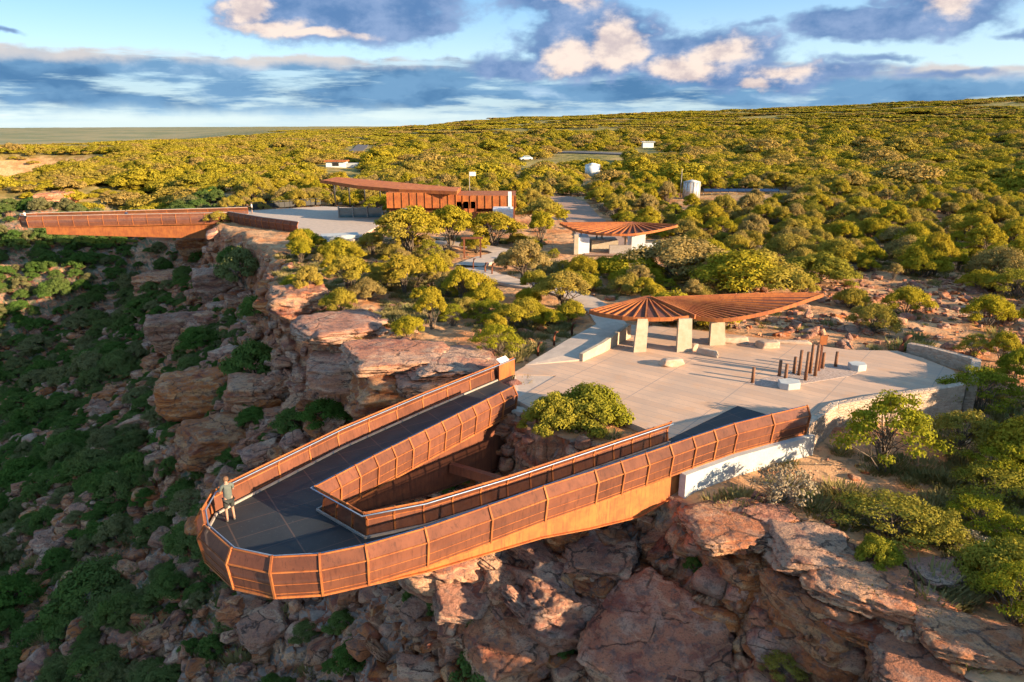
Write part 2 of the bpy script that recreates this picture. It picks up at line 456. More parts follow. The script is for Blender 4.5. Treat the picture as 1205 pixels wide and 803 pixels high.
def leafmat(name, a, b, c, tr=.25):
    m, T, o = mat_new(name); oi = T.node('ShaderNodeObjectInfo'); p = pos(T)
    rnd = oi.outputs['Random']; n = T.noise(p, .9, 3, .6); n2 = T.noise(p, .05, 2, .5)
    col = T.mix(rnd, a, b)
    col = T.mix(T.mul(T.ramp(n2, .5, .62), .5), col, c)
    col = T.mix(T.ramp(T.m('FRACT', T.mul(rnd, 13.7)), .62, .9), col, c)
    hsv = T.node('ShaderNodeHueSaturation'); T.put(hsv.inputs['Color'], col); T.put(hsv.inputs['Value'], T.add(.7, T.mul(n, .6)))
    d = T.node('ShaderNodeBsdfDiffuse'); T.put(d.inputs[0], hsv.outputs[0])
    t = T.node('ShaderNodeBsdfTranslucent'); T.put(t.inputs[0], T.mix(.5, hsv.outputs[0], (.16, .17, .02)))
    x = T.node('ShaderNodeMixShader'); x.inputs[0].default_value = tr
    T.l.new(d.outputs[0], x.inputs[1]); T.l.new(t.outputs[0], x.inputs[2]); T.l.new(x.outputs[0], o.inputs[0]); return m
M['leaf'] = leafmat('acacia_foliage', (.37, .30, .022), (.42, .30, .030), (.36, .25, .085), .3)
M['leaf_green'] = leafmat('fresh_foliage', (.34, .30, .022), (.25, .24, .022), (.33, .26, .05), .32)
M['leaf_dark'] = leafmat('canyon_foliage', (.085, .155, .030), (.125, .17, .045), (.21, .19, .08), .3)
M['grass'] = leafmat('dry_grass', (.34, .25, .10), (.26, .21, .08), (.20, .19, .07), .3)
M['leaf_far'] = leafmat('far_foliage', (.40, .305, .026), (.30, .25, .026), (.38, .25, .07))
M['leaf_dry'] = leafmat('dry_twigs', (.30, .23, .14), (.34, .27, .17), (.24, .17, .11), .1)
M['bark'] = simple('grey_bark', (.19, .14, .10), (.12, .085, .06), 6, .9)
M['deadwood'] = simple('bleached_dead_wood', (.36, .29, .22), (.24, .19, .14), 6, .9)
# ------------------------------------------------------------------ light and sky
SUN_D = Vector((1, -.50, 0)).normalized(); EL = R(15)
sd = bpy.data.lights.new('sun', 'SUN'); sd.energy = 5.0; sd.angle = R(.6); sd.color = (1, .77, .50)
so = bpy.data.objects.new('sun', sd); C.objects.link(so)
dirv = Vector((SUN_D.x * math.cos(EL), SUN_D.y * math.cos(EL), math.sin(EL)))
so.rotation_euler = dirv.to_track_quat('Z', 'Y').to_euler(); so.location = dirv * 200
SC.view_settings.view_transform = 'Standard'; SC.view_settings.look = 'None'; SC.view_settings.gamma = 1
SC.view_settings.use_curve_mapping = False
SC.view_settings.exposure = 1.52
SC.cycles.adaptive_threshold = .03; SC.cycles.max_bounces = 4; SC.cycles.diffuse_bounces = 2; SC.cycles.glossy_bounces = 2; SC.cycles.transmission_bounces = 2; SC.cycles.transparent_max_bounces = 6
SC.cycles.caustics_reflective = False; SC.cycles.caustics_refractive = False
w = bpy.data.worlds.new('World'); SC.world = w; w.use_nodes = True; w.cycles.sampling_method = 'MANUAL'; w.cycles.sample_map_resolution = 256; w.node_tree.nodes.clear(); T = NT(w.node_tree)

def A_(px): return math.atan((px - 602.5) / FOC)
def B_(px, py): return math.atan((148 - py) * math.cos(A_(px)) / FOC)

def sky():
    sk = T.node('ShaderNodeTexSky', sky_type='NISHITA'); sk.sun_disc = False; sk.sun_elevation = EL
    sk.sun_rotation = math.atan2(SUN_D.x, SUN_D.y); sk.altitude = 100; sk.air_density = 1.0; sk.dust_density = .4; sk.ozone_density = 2.5
    d = T.node('ShaderNodeTexCoord').outputs['Generated']; X = T.xyz(d)
    A0 = T.m('ARCTAN2', X[0], X[1]); B0 = T.m('ARCSINE', X[2])
    STR = .10
    def dens(da, db):
        A = T.add(A0, da); B = T.add(B0, db)
        q = T.vec(T.mul(A, 1.0), T.mul(B, 1.7), 0.37)
        w1 = T.noise(q, 9, 4, .6); w2 = T.noise(T.vec(T.mul(A, 1.0), T.mul(B, 1.7), 7.7), 9, 4, .6)
        Aw = T.add(A, T.mul(T.sub(w1, .5), .13)); Bw = T.add(B, T.mul(T.sub(w2, .5), .055))
        def blob(px, py, wx, wy, k=1.0):
            a = T.mul(T.sub(Aw, A_(px)), FOC / wx); b = T.mul(T.sub(Bw, B_(px, py)), FOC / wy)
            r = T.add(T.mul(a, a), T.mul(b, b))
            return T.mul(T.m('EXPONENT', T.mul(r, -1.0)), k)
        def union(L):
            cum = None
            for bl in L:
                v = blob(*bl); cum = v if cum is None else T.m('MAXIMUM', cum, v)
            return cum
        cum = union([(415, 14, 115, 50, 1.5), (345, 26, 55, 34, 1.2), (480, 38, 70, 20, 1.1), (560, -6, 150, 16, 1.1), (640, 14, 80, 30, 1.0), (690, 58, 80, 44, 1.3), (612, 85, 60, 20, .8),
                   (800, 76, 105, 30, 1.3), (880, 98, 110, 18, 1.0), (1070, 20, 60, 26, 1.35), (985, 44, 65, 18, 1.2), (1010, 78, 80, 8, .7), (1150, 46, 40, 7, .7),
                   (55, 43, 26, 5, .7), (960, 92, 90, 14, .8), (1090, 98, 70, 8, .7), (740, 2, 90, 12, .9), (-10, 62, 30, 14, .9), (870, 44, 60, 6, .6)])
        litb = union([(322, 18, 26, 24, 1.2), (350, 46, 36, 12, 1.2), (400, 56, 40, 6, 1.0), (480, 4, 40, 10, 1.1), (668, 76, 30, 20, 1.1), (712, 60, 34, 26, 1.25), (660, 12, 40, 12, .9), (790, 88, 50, 14, 1.15), (830, 70, 40, 16, 1.0),
                    (877, 105, 26, 8, 1.2), (1068, 14, 34, 16, 1.3), (910, 92, 50, 9, .8), (40, 98, 30, 4, .9)])
        det = T.noise(T.vec(A, T.mul(B, 1.6), 1.3), 20, 7, .6)
        cd = T.add(cum, T.mul(T.sub(det, .5), 1.1))
        lb = T.add(litb, T.mul(T.sub(det, .5), 1.5))
        # long flat bank of cloud low over the left and middle
        edge = T.add(T.mul(T.sub(w1, .5), .022), T.mul(T.sub(det, .5), .022))
        Be = T.add(B, edge)
        right = T.add(T.mul(T.m('MAXIMUM', T.sub(A, A_(520)), 0), -.020), T.mul(T.m('MAXIMUM', T.sub(A, A_(880)), 0), -.03))
        topb = T.add(B_(300, 74), right)
        bank = T.mul(T.ramp(Be, T.add(topb, .004), T.add(topb, -.003)), T.ramp(Be, B_(300, 145), B_(300, 122), 0.25, 1))
        streak = T.add(T.mul(T.noise(T.vec(T.mul(A, 1.0), T.mul(Bw, 3.4), 2.2), 7, 5, .52), .8), T.mul(det, .2))
        return cd, bank, det, streak, Be, topb, A, B, lb
    cd, bank, det, streak, Be, topb, A, B, lb = dens(0.0, 0.0)
    alpha = T.ramp(cd, .30, .72)
    lit = T.ramp(lb, .22, .85)
    K = .80 / STR
    def col(r, g, b): return (r * K, g * K, b * K)
    base = T.mul(T.ramp(B0, .0, .2), 1)
    clear = T.mix(T.ramp(T.add(B0, T.mul(A0, -.03)), .03, .20), col(.30, .40, .46), col(.075, .215, .39))
    s1 = T.mix(.55, T.node('ShaderNodeHueSaturation').outputs[0], clear)
    nish = T.node('ShaderNodeMix', data_type='RGBA', blend_type='MIX')
    T.put(nish.inputs[0], .72); T.l.new(sk.outputs[0], nish.inputs[6]); T.put(nish.inputs[7], clear)
    skyc = nish.outputs[2]
    # bank: dark slate blue body, blue gaps, pale top edge
    bankc = T.mix(T.ramp(streak, .38, .55), col(.042, .105, .20), col(.085, .17, .275))
    bankc = T.mix(T.ramp(streak, .56, .74), bankc, col(.22, .31, .40))
    toprim = T.mul(T.ramp(Be, T.add(topb, -.017), T.add(topb, -.004)), T.ramp(T.noise(T.vec(A0, T.mul(B0, .5), 5.1), 6, 4), .36, .56))
    bankc = T.mix(T.mul(toprim, .85), bankc, col(.36, .33, .31))
    low = T.ramp(B0, B_(300, 124), B_(300, 142))
    wl = T.mul(low, T.ramp(T.noise(T.vec(A0, T.mul(B0, 14), 8.2), 5, 5, .6), .42, .58))
    bankc = T.mix(low, bankc, T.mix(wl, col(.10, .22, .36), col(.24, .32, .38)))
    gaps = T.ramp(T.noise(T.vec(T.mul(A, 1.0), T.mul(B, 8), 4.4), 6, 6, .6), .36, .52)
    c1 = T.mix(T.mul(bank, T.add(.35, T.mul(gaps, .65))), skyc, bankc)
    shade = T.mix(T.ramp(det, .3, .7), col(.050, .105, .215), col(.13, .185, .30))
    litc = T.mix(T.ramp(det, .35, .6), col(.30, .25, .25), col(.46, .38, .33))
    cc = T.mix(lit, shade, litc)
    c2 = T.mix(T.mul(alpha, .96), c1, cc)
    # above the picture and behind the camera: unseen bright cloud added to lift the shadow fill
    fill_cloud = T.mul(T.ramp(T.noise(d, 3.2, 6, .6), .52, .66), T.ramp(B0, .24, .34))
    c3 = T.mix(T.mul(fill_cloud, .85), c2, col(.62, .62, .66))
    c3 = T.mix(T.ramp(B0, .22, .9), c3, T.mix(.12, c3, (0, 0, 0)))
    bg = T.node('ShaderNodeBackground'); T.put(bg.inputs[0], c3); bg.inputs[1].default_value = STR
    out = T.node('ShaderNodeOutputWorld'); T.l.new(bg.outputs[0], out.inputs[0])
sky()

# ------------------------------------------------------------------ the ground sheet
def build_ground():
    ang = np.concatenate([np.linspace(-72, -43, 70, endpoint=False), np.linspace(-43, 43, 860, endpoint=False), np.linspace(43, 84, 90)])
    rr = np.concatenate([np.geomspace(3, 12, 50, endpoint=False), np.geomspace(12, 70, 500, endpoint=False), np.geomspace(70, 160, 170, endpoint=False), np.geomspace(160, 9000, 200)])
    Rg, Ag = np.meshgrid(rr, np.radians(ang), indexing='ij')
    x = Rg * np.sin(Ag); y = Rg * np.cos(Ag)
    shp = x.shape; xf, yf = x.ravel(), y.ravel()
    z, d, g = terrain(xf, yf, True)
    z2 = z.reshape(shp)
    # slope
    e = .25
    nearm = (Rg.ravel() < 170) & (d > -3)
    can = ss(-.6, .2, d)
    xn, yn, zn = xf[nearm], yf[nearm], z[nearm]
    gx = (terrain(xn + e, yn) - terrain(xn - e, yn)) / (2 * e); gy = (terrain(xn, yn + e) - terrain(xn, yn - e)) / (2 * e)
    sl = np.hypot(gx, gy); k = ss(.5, 1.8, sl)
    # blocky joints and bedding pushed out sideways from the cliffs
    wx = xn + .5 * vn(xn, yn, zn, 71); wz = zn + .35 * fbm(xn / 5, yn / 5, None, 3, 72)
    f1, f2, idv = worley(wx / 1.9, yn / 1.9, wz / .85, 73)
    f1b, f2b, idb = worley(wx / .75, yn / .75, wz / .4, 79)
    push = (idv - .5) * .6 + (idb - .5) * .2 - .35 * (1 - ss(0, .18, f2 - f1)) - .12 * (1 - ss(0, .2, f2b - f1b))
    push = push * k
    inv = 1 / np.maximum(sl, .3)
    xf[nearm] -= gx * inv * push; yf[nearm] -= gy * inv * push
    kf = (1 - k) * ss(-.5, .6, d[nearm])
    z[nearm] += kf * ((idb - .5) * .28 - .12 * (1 - ss(0, .2, f2b - f1b)) + (idv - .5) * .35)
    nx, ny = shp
    idx = np.arange(nx * ny).reshape(shp)
    F = np.stack([idx[:-1, :-1].ravel(), idx[:-1, 1:].ravel(), idx[1:, 1:].ravel(), idx[1:, :-1].ravel()], 1)[:, ::-1]
    V = np.stack([xf, yf, z], 1)
    me = np_mesh('ground', V, F, M['ground'], True)
    n = len(V)
    for nm, arr in (('canyon', can), ('far', ss(90, 260, np.hypot(xf, yf)) * (1 - np.exp(-(g / 46) ** 6))),
                    ('plain', ss(1200, 2200, np.hypot(xf, yf)) * (1 - ss(-24, -15, np.degrees(np.arctan2(xf, yf)))))):
        at = me.attributes.new(nm, 'FLOAT', 'POINT'); at.data.foreach_set('value', np.asarray(arr, np.float32))
    o = link('ground', me); tag(o, kind='structure'); return o
build_ground()

# ------------------------------------------------------------------ flat paving laid on the ground
def struct(o): o['kind'] = 'structure'; return o

Rz = 1.02                    # height of the top rail above the deck
outer_px = [(950, 478), (908, 488), (864, 499), (815, 515), (760, 534), (700, 554), (640, 573), (575, 596), (500, 622), (430, 642), (376, 653), (320, 656),
            (272, 646), (240, 618), (237, 600), (250, 578), (272, 566), (330, 538), (400, 504), (500, 462), (604, 421)]
OUT = [P(px, py, Rz).xy for px, py in outer_px]
inL_px = [(604, 455), (500, 507), (440, 537), (371, 573)]
inR_px = [(428, 604), (500, 590), (600, 560), (790, 497)]
INL = [P(px, py, Rz).xy for px, py in inL_px]; INR = [P(px, py, Rz).xy for px, py in inR_px]

def offset_path(path, d):
    """shift to the right-hand side of travel by d"""
    out = []
    for i, p in enumerate(path):
        t = Vector((0, 0))
        if i > 0: t += (path[i] - path[i - 1]).normalized()
        if i < len(path) - 1: t += (path[i + 1] - path[i]).normalized()
        t.normalize(); n = Vector((t.y, -t.x))
        c = 1.0
        if 0 < i < len(path) - 1:
            a = (path[i] - path[i - 1]).normalized(); c = max(.6, n.dot(Vector((a.y, -a.x))))
        out.append(p + n * d / c)
    return out

# travelling from the right end round the tip to the left end, the outside is on the LEFT -> negative
def resample(path, step):
    out = [path[0]]
    for a, b in zip(path, path[1:]):
        L = (b - a).length; n = max(1, round(L / step))
        for k in range(1, n + 1): out.append(a.lerp(b, k / n))
    return out

def arc_len(path):
    s = [0]
    for a, b in zip(path, path[1:]): s.append(s[-1] + (b - a).length)
    return s

def railing(parent, name, path, side, z0=0.0, step=1.75, corner=True, hand=True, lo=-.40, label=None, kerb=True, scale=1.0, meshm=None):
    """side=+1: outside is right of travel"""
    pts = resample(path, step)
    prof = [(0.0, Rz), (.22, .60), (.10, lo)]
    prof = [(a * scale, b * (scale if b > 0 else 1)) for a, b in prof]
    L = [offset_path(pts, side * o) for o, _ in prof]
    def at(i, k, extra=0.0):
        return Vector((L[k][i].x, L[k][i].y, z0 + prof[k][1]))
    top = MB()
    top.tube([at(i, 0) for i in range(len(pts))], .034, 6)
    rail = top.build(name, M['corten'], parent)
    if label: rail['label'] = label
    n = len(pts)
    for i in range(n):
        mb = MB()
        nrm = (L[1][i] - L[0][i]).normalized(); t = Vector((-nrm.y, nrm.x)); h = .034
        a, b, c = at(i, 0), at(i, 1), at(i, 2)
        nv = Vector((nrm.x, nrm.y, 0)); tv = Vector((t.x, t.y, 0))
        outp = [a + nv * .03 + Vector((0, 0, .05)), b + nv * .07, c + nv * .05 - Vector((0, 0, .03)), c - nv * .05 - Vector((0, 0, .03)), b - nv * .03, a - nv * .04 + Vector((0, 0, .05))]
        for sgn in (1, -1):
            q = [p + tv * h * sgn for p in outp]; mb.face(q if sgn > 0 else q[::-1])
        for k in range(6):
            p, q = outp[k], outp[(k + 1) % 6]; mb.face([p + tv * h, p - tv * h, q - tv * h, q + tv * h])
        mb.build('railing_post', M['corten'], rail)
    for i in range(n - 1):
        mb = MB(); fr = MB()
        e = .03
        def q(k, s, off=0.0):
            A, B = at(i, k), at(i + 1, k); d = (B - A).normalized() * e
            return (A + d) if s == 0 else (B - d)
        for k in (0, 1):
            mb.face([q(k, 0), q(k, 1), q(k + 1, 1), q(k + 1, 0)])
        dn = Vector((0, 0, -.04))
        p = mb.build('railing_panel', meshm or M['mesh'], rail)
        nrm = (L[1][i] - L[0][i]).normalized(); nv = Vector((nrm.x, nrm.y, 0)) * .012
        A1, B1, A2, B2, A0, B0 = q(1, 0), q(1, 1), q(2, 0), q(2, 1), q(0, 0), q(0, 1)
        fr.bar(A1 + nv, B1 + nv, .045, .04); fr.bar(A2 + nv, B2 + nv, .05, .08)
        fr.bar(A1.lerp(A2, .5) + nv, B1.lerp(B2, .5) + nv, .018, .018); fr.bar(A0 + dn, B0 + dn, .02, .03)
        fr.bar(A1.lerp(A2, .86) + nv, B1.lerp(B2, .86) + nv, .02, .02)
        fr.build('panel_frame', M['corten'], rail)
    if scale > 1.05:
        mb = MB(); [mb.bar(at(i, 0) + Vector((0, 0, .06)), at(i + 1, 0) + Vector((0, 0, .06)), .16, .08) for i in range(n - 1)]; mb.build('handrail', M['kerb'], rail)
    if hand:
        hp = offset_path(pts, -side * .13); mb = MB()
        mb.tube([Vector((p.x, p.y, z0 + Rz * scale - .04)) for p in hp], .028, 6)
        for i in range(0, n): mb.bar(Vector((hp[i].x, hp[i].y, z0 + Rz * scale - .06)), at(i, 0) + Vector((0, 0, -.05)), .014, .014)
        mb.build('handrail', M['steel'], rail)
    if kerb:
        kp = offset_path(pts, side * (-.015)); mb = MB()
        for a, b in zip(kp, kp[1:]): mb.bar((a.x, a.y, z0 + .045), (b.x, b.y, z0 + .045), .07, .085)
        mb.build('toe_rail', M['kerb'], rail)
    return rail

def web(parent, path, ztop, depths, th=.05, mat=None, name='girder', z0=0.0):
    """a steel plate hung under a path with a depth at each point"""
    mb = MB(); n = len(path)
    a = offset_path(path, th / 2); b = offset_path(path, -th / 2)
    for i in range(n - 1):
        p = [Vector((q.x, q.y, ztop)) for q in (a[i], a[i + 1], b[i + 1], b[i])]
        r = [Vector((q.x, q.y, -dd)) for q, dd in ((a[i], depths[i]), (a[i + 1], depths[i + 1]), (b[i + 1], depths[i + 1]), (b[i], depths[i]))]
        mb.face(p); mb.face(r[::-1]); mb.face([p[0], r[0], r[1], p[1]]); mb.face([p[2], r[2], r[3], p[3]])
        if i == 0: mb.face([p[3], r[3], r[0], p[0]])
        if i == n - 2: mb.face([p[1], r[1], r[2], p[2]])
    # flange along the bottom edge
    for i in range(n - 1):
        mb.bar((path[i].x, path[i].y, -depths[i] - .02), (path[i + 1].x, path[i + 1].y, -depths[i + 1] - .02), .26, .04)
    return mb.build(name, mat or M['corten'], parent)

# ---- the near skywalk
sw = thing('skywalk', 'rusty steel V-shaped skywalk with dark deck jutting over the canyon in the foreground', 'skywalk', (OUT[11].x, OUT[11].y, 0))
fo = offset_path(OUT, -.06)
WEDGE = P(868, 478, 0).xy
floor_poly = [(p.x, p.y) for p in fo] + [tuple(p) for p in offset_path(INL, -.06)] + [tuple(p) for p in offset_path(INR, -.06)] + [tuple(INR[-1] + Vector((.25, .55))), tuple(WEDGE)]
gapL = P(560, 452, 0).xy
mb = MB(); mb.prism(floor_poly, -.16, 0.0); mb.build('deck', M['deck'], sw)
railing(sw, 'outer_railing', OUT[:-1] + [OUT[-1]], -1)
railing(sw, 'inner_railing', INL + INR, -1, step=1.15)
oi = offset_path(OUT, .16)
dep = []
for (px, py), p in zip(outer_px, oi):
    dep.append({0: .42, 1: .5, 2: .6, 3: 1.5, 4: 1.95, 5: 1.6, 6: 1.2, 7: .95, 8: .72, 9: .52, 10: .44, 11: .44, 12: .44, 13: .44, 14: .44, 15: .5, 16: .6, 17: .8, 18: 1.2, 19: 1.8, 20: 2.2}[len(dep)])
web(sw, oi[3:], -.17, dep[3:])
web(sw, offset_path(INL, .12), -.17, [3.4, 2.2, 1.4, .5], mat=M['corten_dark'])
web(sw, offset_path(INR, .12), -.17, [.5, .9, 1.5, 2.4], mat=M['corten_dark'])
mb = MB()
for k in range(12):     # cross beams under the deck
    t = k / 11
    a = oi[4].lerp(oi[9], t); b = INR[3].lerp(INR[0], t)
    mb.bar((a.x, a.y, -.34), (b.x, b.y, -.34), .12, .3)
    a = oi[20].lerp(oi[16], t); b = INL[0].lerp(INL[3], t); mb.bar((a.x, a.y, -.34), (b.x, b.y, -.34), .12, .3)
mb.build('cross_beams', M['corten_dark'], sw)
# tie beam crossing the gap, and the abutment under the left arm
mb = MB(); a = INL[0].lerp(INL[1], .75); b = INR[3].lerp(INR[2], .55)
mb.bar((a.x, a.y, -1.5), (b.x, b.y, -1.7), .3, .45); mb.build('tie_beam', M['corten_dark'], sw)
ab = [OUT[20].lerp(OUT[19], .0), OUT[20].lerp(OUT[19], .42), INL[0].lerp(INL[1], .30), INL[0] + Vector((.15, .1))]
mb = MB(); mb.prism([tuple(p) for p in (ab[0] + Vector((.3, -.3)), ab[1] + Vector((.3, -.25)), ab[2] + Vector((-.12, .1)), ab[3] + Vector((-.1, .2)))], -4.0, -.2)
mb.build('abutment', M['corten_dark'], sw)
mb = MB(); q = [OUT[4].lerp(OUT[3], .6), OUT[3].lerp(OUT[2], .1), Vector((6.6, 29.4)), Vector((5.0, 28.2))]
q = [q[0] + Vector((-.12, .22)), q[1] + Vector((-.1, .2)), q[2], q[3]]
mb.prism([tuple(p) for p in q], -2.6, -.2); mb.build('abutment', M['corten_dark'], sw)
# little interpretive plate on the end of the outer railing
e0, e1 = OUT[19].lerp(OUT[20], .80), OUT[20]
mb = MB(); n_ = (e1 - e0).normalized(); mb.prism([tuple(e0 + Vector((n_.y, -n_.x)) * .02), tuple(e1 + Vector((n_.y, -n_.x)) * .02), tuple(e1 + Vector((n_.y, -n_.x)) * .12), tuple(e0 + Vector((n_.y, -n_.x)) * .12)], .02, 1.0)
mb.build('end_screen', M['corten'], sw)
sg = thing('information_plate', 'white tilted information plate on the rusty end of the left skywalk railing', 'sign', (e0.x, e0.y, 1.0))
c_ = e0.lerp(e1, .35) + Vector((n_.y, -n_.x)) * -.02
mt = Matrix.Rotation(math.atan2(n_.y, n_.x), 3, 'Z') @ Matrix.Rotation(R(32), 3, 'X')
mb = MB(); mb.box((c_.x, c_.y, 1.14), (.8, .36, .03), M=mt); mb.build('plate', M['white'], sg)
mb = MB()
for s in (-.3, .3): mb.box((c_.x + n_.x * s, c_.y + n_.y * s, 1.06), (.06, .06, .14))
mb.build('bracket', M['corten'], sg)

# ---- the plaza
front = [P(948, 489, 0).xy, P(990, 478, 0).xy, P(1040, 471, 0).xy, P(1095, 466, 0).xy]
plz = [(P(607, 470, 0).xy), P(624, 480, 0).xy, P(690, 476, 0).xy, INR[-1] + Vector((.0, .42)), INR[-1] + Vector((.25, .57)), WEDGE + Vector((0, .02))]
plz += [fo[0] + Vector((.0, .03)), P(990, 476, 0).xy, P(1040, 469, 0).xy, P(1093, 464, 0).xy, P(1130, 450, 0).xy, P(1122, 436, 0).xy, P(1085, 421, 0).xy, P(1056, 413, 0).xy,
        P(1000, 412, 0).xy, P(925, 402, 0).xy, P(850, 392, 0).xy, P(770, 384, 0).xy, P(738, 382, 0).xy, P(718, 379, 0).xy, P(618, 431, 0).xy, P(600, 441, 0).xy, P(655, 442, 0).xy]
mb = MB(); mb.prism([tuple(p) for p in plz], -2.3, 0.004); plaza = struct(mb.build('plaza_paving', M['plaza']))
# slightly lower ramp that joins the left arm
rp = [OUT[20] + Vector((.1, -.1)), P(606, 438, 0).xy, P(655, 443, 0).xy, P(611, 468, 0).xy, INL[0] + Vector((-.1, .25))]
mb = MB(); mb.prism([tuple(p) for p in rp], -2.2, [-.0, -.03, -.03, -.02, -.0]); struct(mb.build('paved_ramp', M['concrete']))
mb = MB(); c_ = P(612, 478, -.1); mb.box((c_.x, c_.y - .2, -.45), (1.7, .7, .5), rz=-.4)
tag(mb.build('concrete_block', M['concrete'], bevel=.02), 'low concrete block at the plaza corner beside the left skywalk arm', 'concrete block')

# ---- pale retaining wall below the rail end
wl = [OUT[4].lerp(OUT[3], .75), OUT[3], OUT[2], OUT[1], OUT[0] + Vector((.3, .15))]
wl_o = offset_path(wl, .06); wl_i = offset_path(wl, .42)
mb = MB(); mb.prism([tuple(p) for p in wl_o] + [tuple(p) for p in wl_i[::-1]], [-2.5, -2.3, -2.1, -1.9, -1.8] + [-1.8, -1.9, -2.1, -2.3, -2.5], -.43)
tag(mb.build('retaining_wall', M['concrete_pale']), 'pale concrete retaining wall under the right end of the skywalk railing', 'wall')

# ---- sandstone wall round the end of the plaza
wo = [fo[0] + Vector((.12, -.15)), P(985, 480, .0).xy, P(1040, 471, .0).xy, P(1095, 466, .0).xy, P(1136, 461, .0).xy]
wall_h = [.10, .16, .22, .30, .42]
inn = offset_path(wo, -.42)
mb = MB()
mb.prism([tuple(p) for p in wo] + [tuple(p) for p in inn[::-1]], -2.3, wall_h + wall_h[::-1])
front_wall = mb.build('stone_wall', M['stonewall'], bevel=.03); tag(front_wall, 'low sandstone masonry wall along the sunlit front of the plaza end', 'stone wall')
wb = [P(1137, 458, 0).xy, P(1141, 434, 0).xy, P(1120, 428, 0).xy, P(1090, 419, 0).xy, P(1066, 413, 0).xy]
inn = offset_path(wb, .5)
mb = MB(); mb.prism([tuple(p) for p in wb] + [tuple(p) for p in inn[::-1]], -1.4, [.5, .62, .62, .58, .5, .5, .58, .62, .62, .5])
tag(mb.build('stone_wall', M['stonewall'], bevel=.03), 'curved sandstone wall closing the shaded right end of the plaza', 'stone wall')

# ---- raised concrete path with its side wall
rl = [P(618, 430, 0).xy, P(666, 402, .25).xy, P(716, 375, .6).xy]; rr_ = [P(684, 425, 0).xy, P(706, 409, .3).xy, P(738, 386, .65).xy]
mb = MB(); mb.prism([tuple(p) for p in rl] + [tuple(p) for p in rr_[::-1]], -.3, [.01, .32, .68, .68, .40, .12])
struct(mb.build('raised_path', M['concrete']))
w2 = [rr_[0] + Vector((-.15, .05)), rr_[1], rr_[2]]; w2o = offset_path(w2, .02); w2i = offset_path(w2, .3)
mb = MB(); mb.prism([tuple(p) for p in w2o] + [tuple(p) for p in w2i[::-1]], -.25, [.50, .68, .98, .98, .68, .50])
tag(mb.build('low_wall', M['rammed'], bevel=.02), 'low sunlit rammed earth wall beside the raised path left of the fan roof', 'wall')

def strip(name, pts, width, mat, lift=.03, step=1.0, th=.25, flat=False):
    path = [Vector((p[0], p[1])) for p in pts]; path = resample(path, step)
    zs = [ground(p.x, p.y) + lift for p in path]
    for _ in range(6): zs = [zs[0]] + [(zs[i - 1] + zs[i] * 2 + zs[i + 1]) / 4 for i in range(1, len(zs) - 1)] + [zs[-1]]
    a = offset_path(path, width / 2); b = offset_path(path, -width / 2); mb = MB()
    za = [max(z, ground(q.x, q.y) + lift) for z, q in zip(zs, a)]; zb = [max(z, ground(q.x, q.y) + lift) for z, q in zip(zs, b)]
    for i in range(len(path) - 1):
        A = [(a[i].x, a[i].y, za[i]), (a[i + 1].x, a[i + 1].y, za[i + 1]), (b[i + 1].x, b[i + 1].y, zb[i + 1]), (b[i].x, b[i].y, zb[i])]
        B = [(p[0], p[1], p[2] - th) for p in A]
        mb.face(A); mb.face([A[1], A[0], B[0], B[1]]); mb.face([A[3], A[2], B[2], B[3]])
    return struct(mb.build(name, mat))
PATH = [P(727, 379, .6), P(708, 357, .4), P(685, 347, .2), P(650, 338, 0), P(612, 331, 0), P(578, 323, 0), P(554, 315, 0)]
PATH2 = [P(551, 313, 0), P(574, 303, 0), P(598, 296, 0), P(560, 288, 0), P(500, 283, 0)]
strip('path', PATH, 2.3, M['concrete'], .16); strip('path', PATH2, 3.0, M['concrete'], .2)
TRACK = [P(720, 300, 0), P(700, 268, 0), P(680, 250, 0), P(672, 238, 0), P(655, 232, 0)]
strip('dirt_track', TRACK, 6, simple('red_gravel', (.40, .25, .18), (.33, .2, .14), 2, .95), .12)
ROAD = [P(350, 185, 0), P(420, 177, 0), P(425, 170, 2), P(400, 166, 3)]

# ------------------------------------------------------------------ far end: second skywalk, forecourt, visitor building
FA, FB = P(34, 264, 0).xy, P(258, 259.5, 0).xy
FC_, FD = P(292, 252.5, 0).xy, P(44, 260, 0).xy
fs = thing('skywalk', 'long rusty straight skywalk reaching left over the far side of the canyon', 'skywalk', (FA.x, FA.y, 0))
tip = [P(25, 261, 0).xy, P(26, 263, 0).xy]
fpath = [P(352, 272, 0).xy, P(310, 266, 0).xy, P(270, 259, 0).xy, FB, FA, tip[1], tip[0], FD, FC_]
mb = MB(); mb.prism([tuple(p) for p in fpath[2:]], -.3, 0); mb.build('deck', M['concrete'], fs)
mb = MB()
rf = railing(fs, 'front_railing', fpath[2:7], -1, step=2.1, scale=1.1, hand=False, lo=-.5, meshm=M['mesh'])
rb = railing(fs, 'rear_railing', fpath[6:], -1, step=3.0, scale=1.1, hand=False, lo=-.3)
gp = [FB + Vector((0, .4)), FA.lerp(FB, .5) + Vector((0, .4)), FA + Vector((2.2, .4))]
web(fs, gp, -.35, [2.9, 2.2, 1.5], th=.3)
web(fs, [p + Vector((0, 2.4)) for p in gp], -.35, [2.9, 2.2, 1.5], th=.3, mat=M['corten_dark'])
railing(fs, 'forecourt_railing', fpath[:3], -1, step=1.7, scale=1.2, hand=False, kerb=False, meshm=M['corten_dark'])
fc = [P(262, 257, 0).xy, P(352, 271.5, 0).xy, P(372, 285, 0).xy, P(415, 283, 0).xy, P(452, 262, 0).xy, P(450, 246, 0).xy, P(380, 243, 0).xy, P(290, 248, 0).xy]
mb = MB(); mb.prism([tuple(p) for p in fc], -1.6, .003); struct(mb.build('forecourt_paving', M['concrete']))
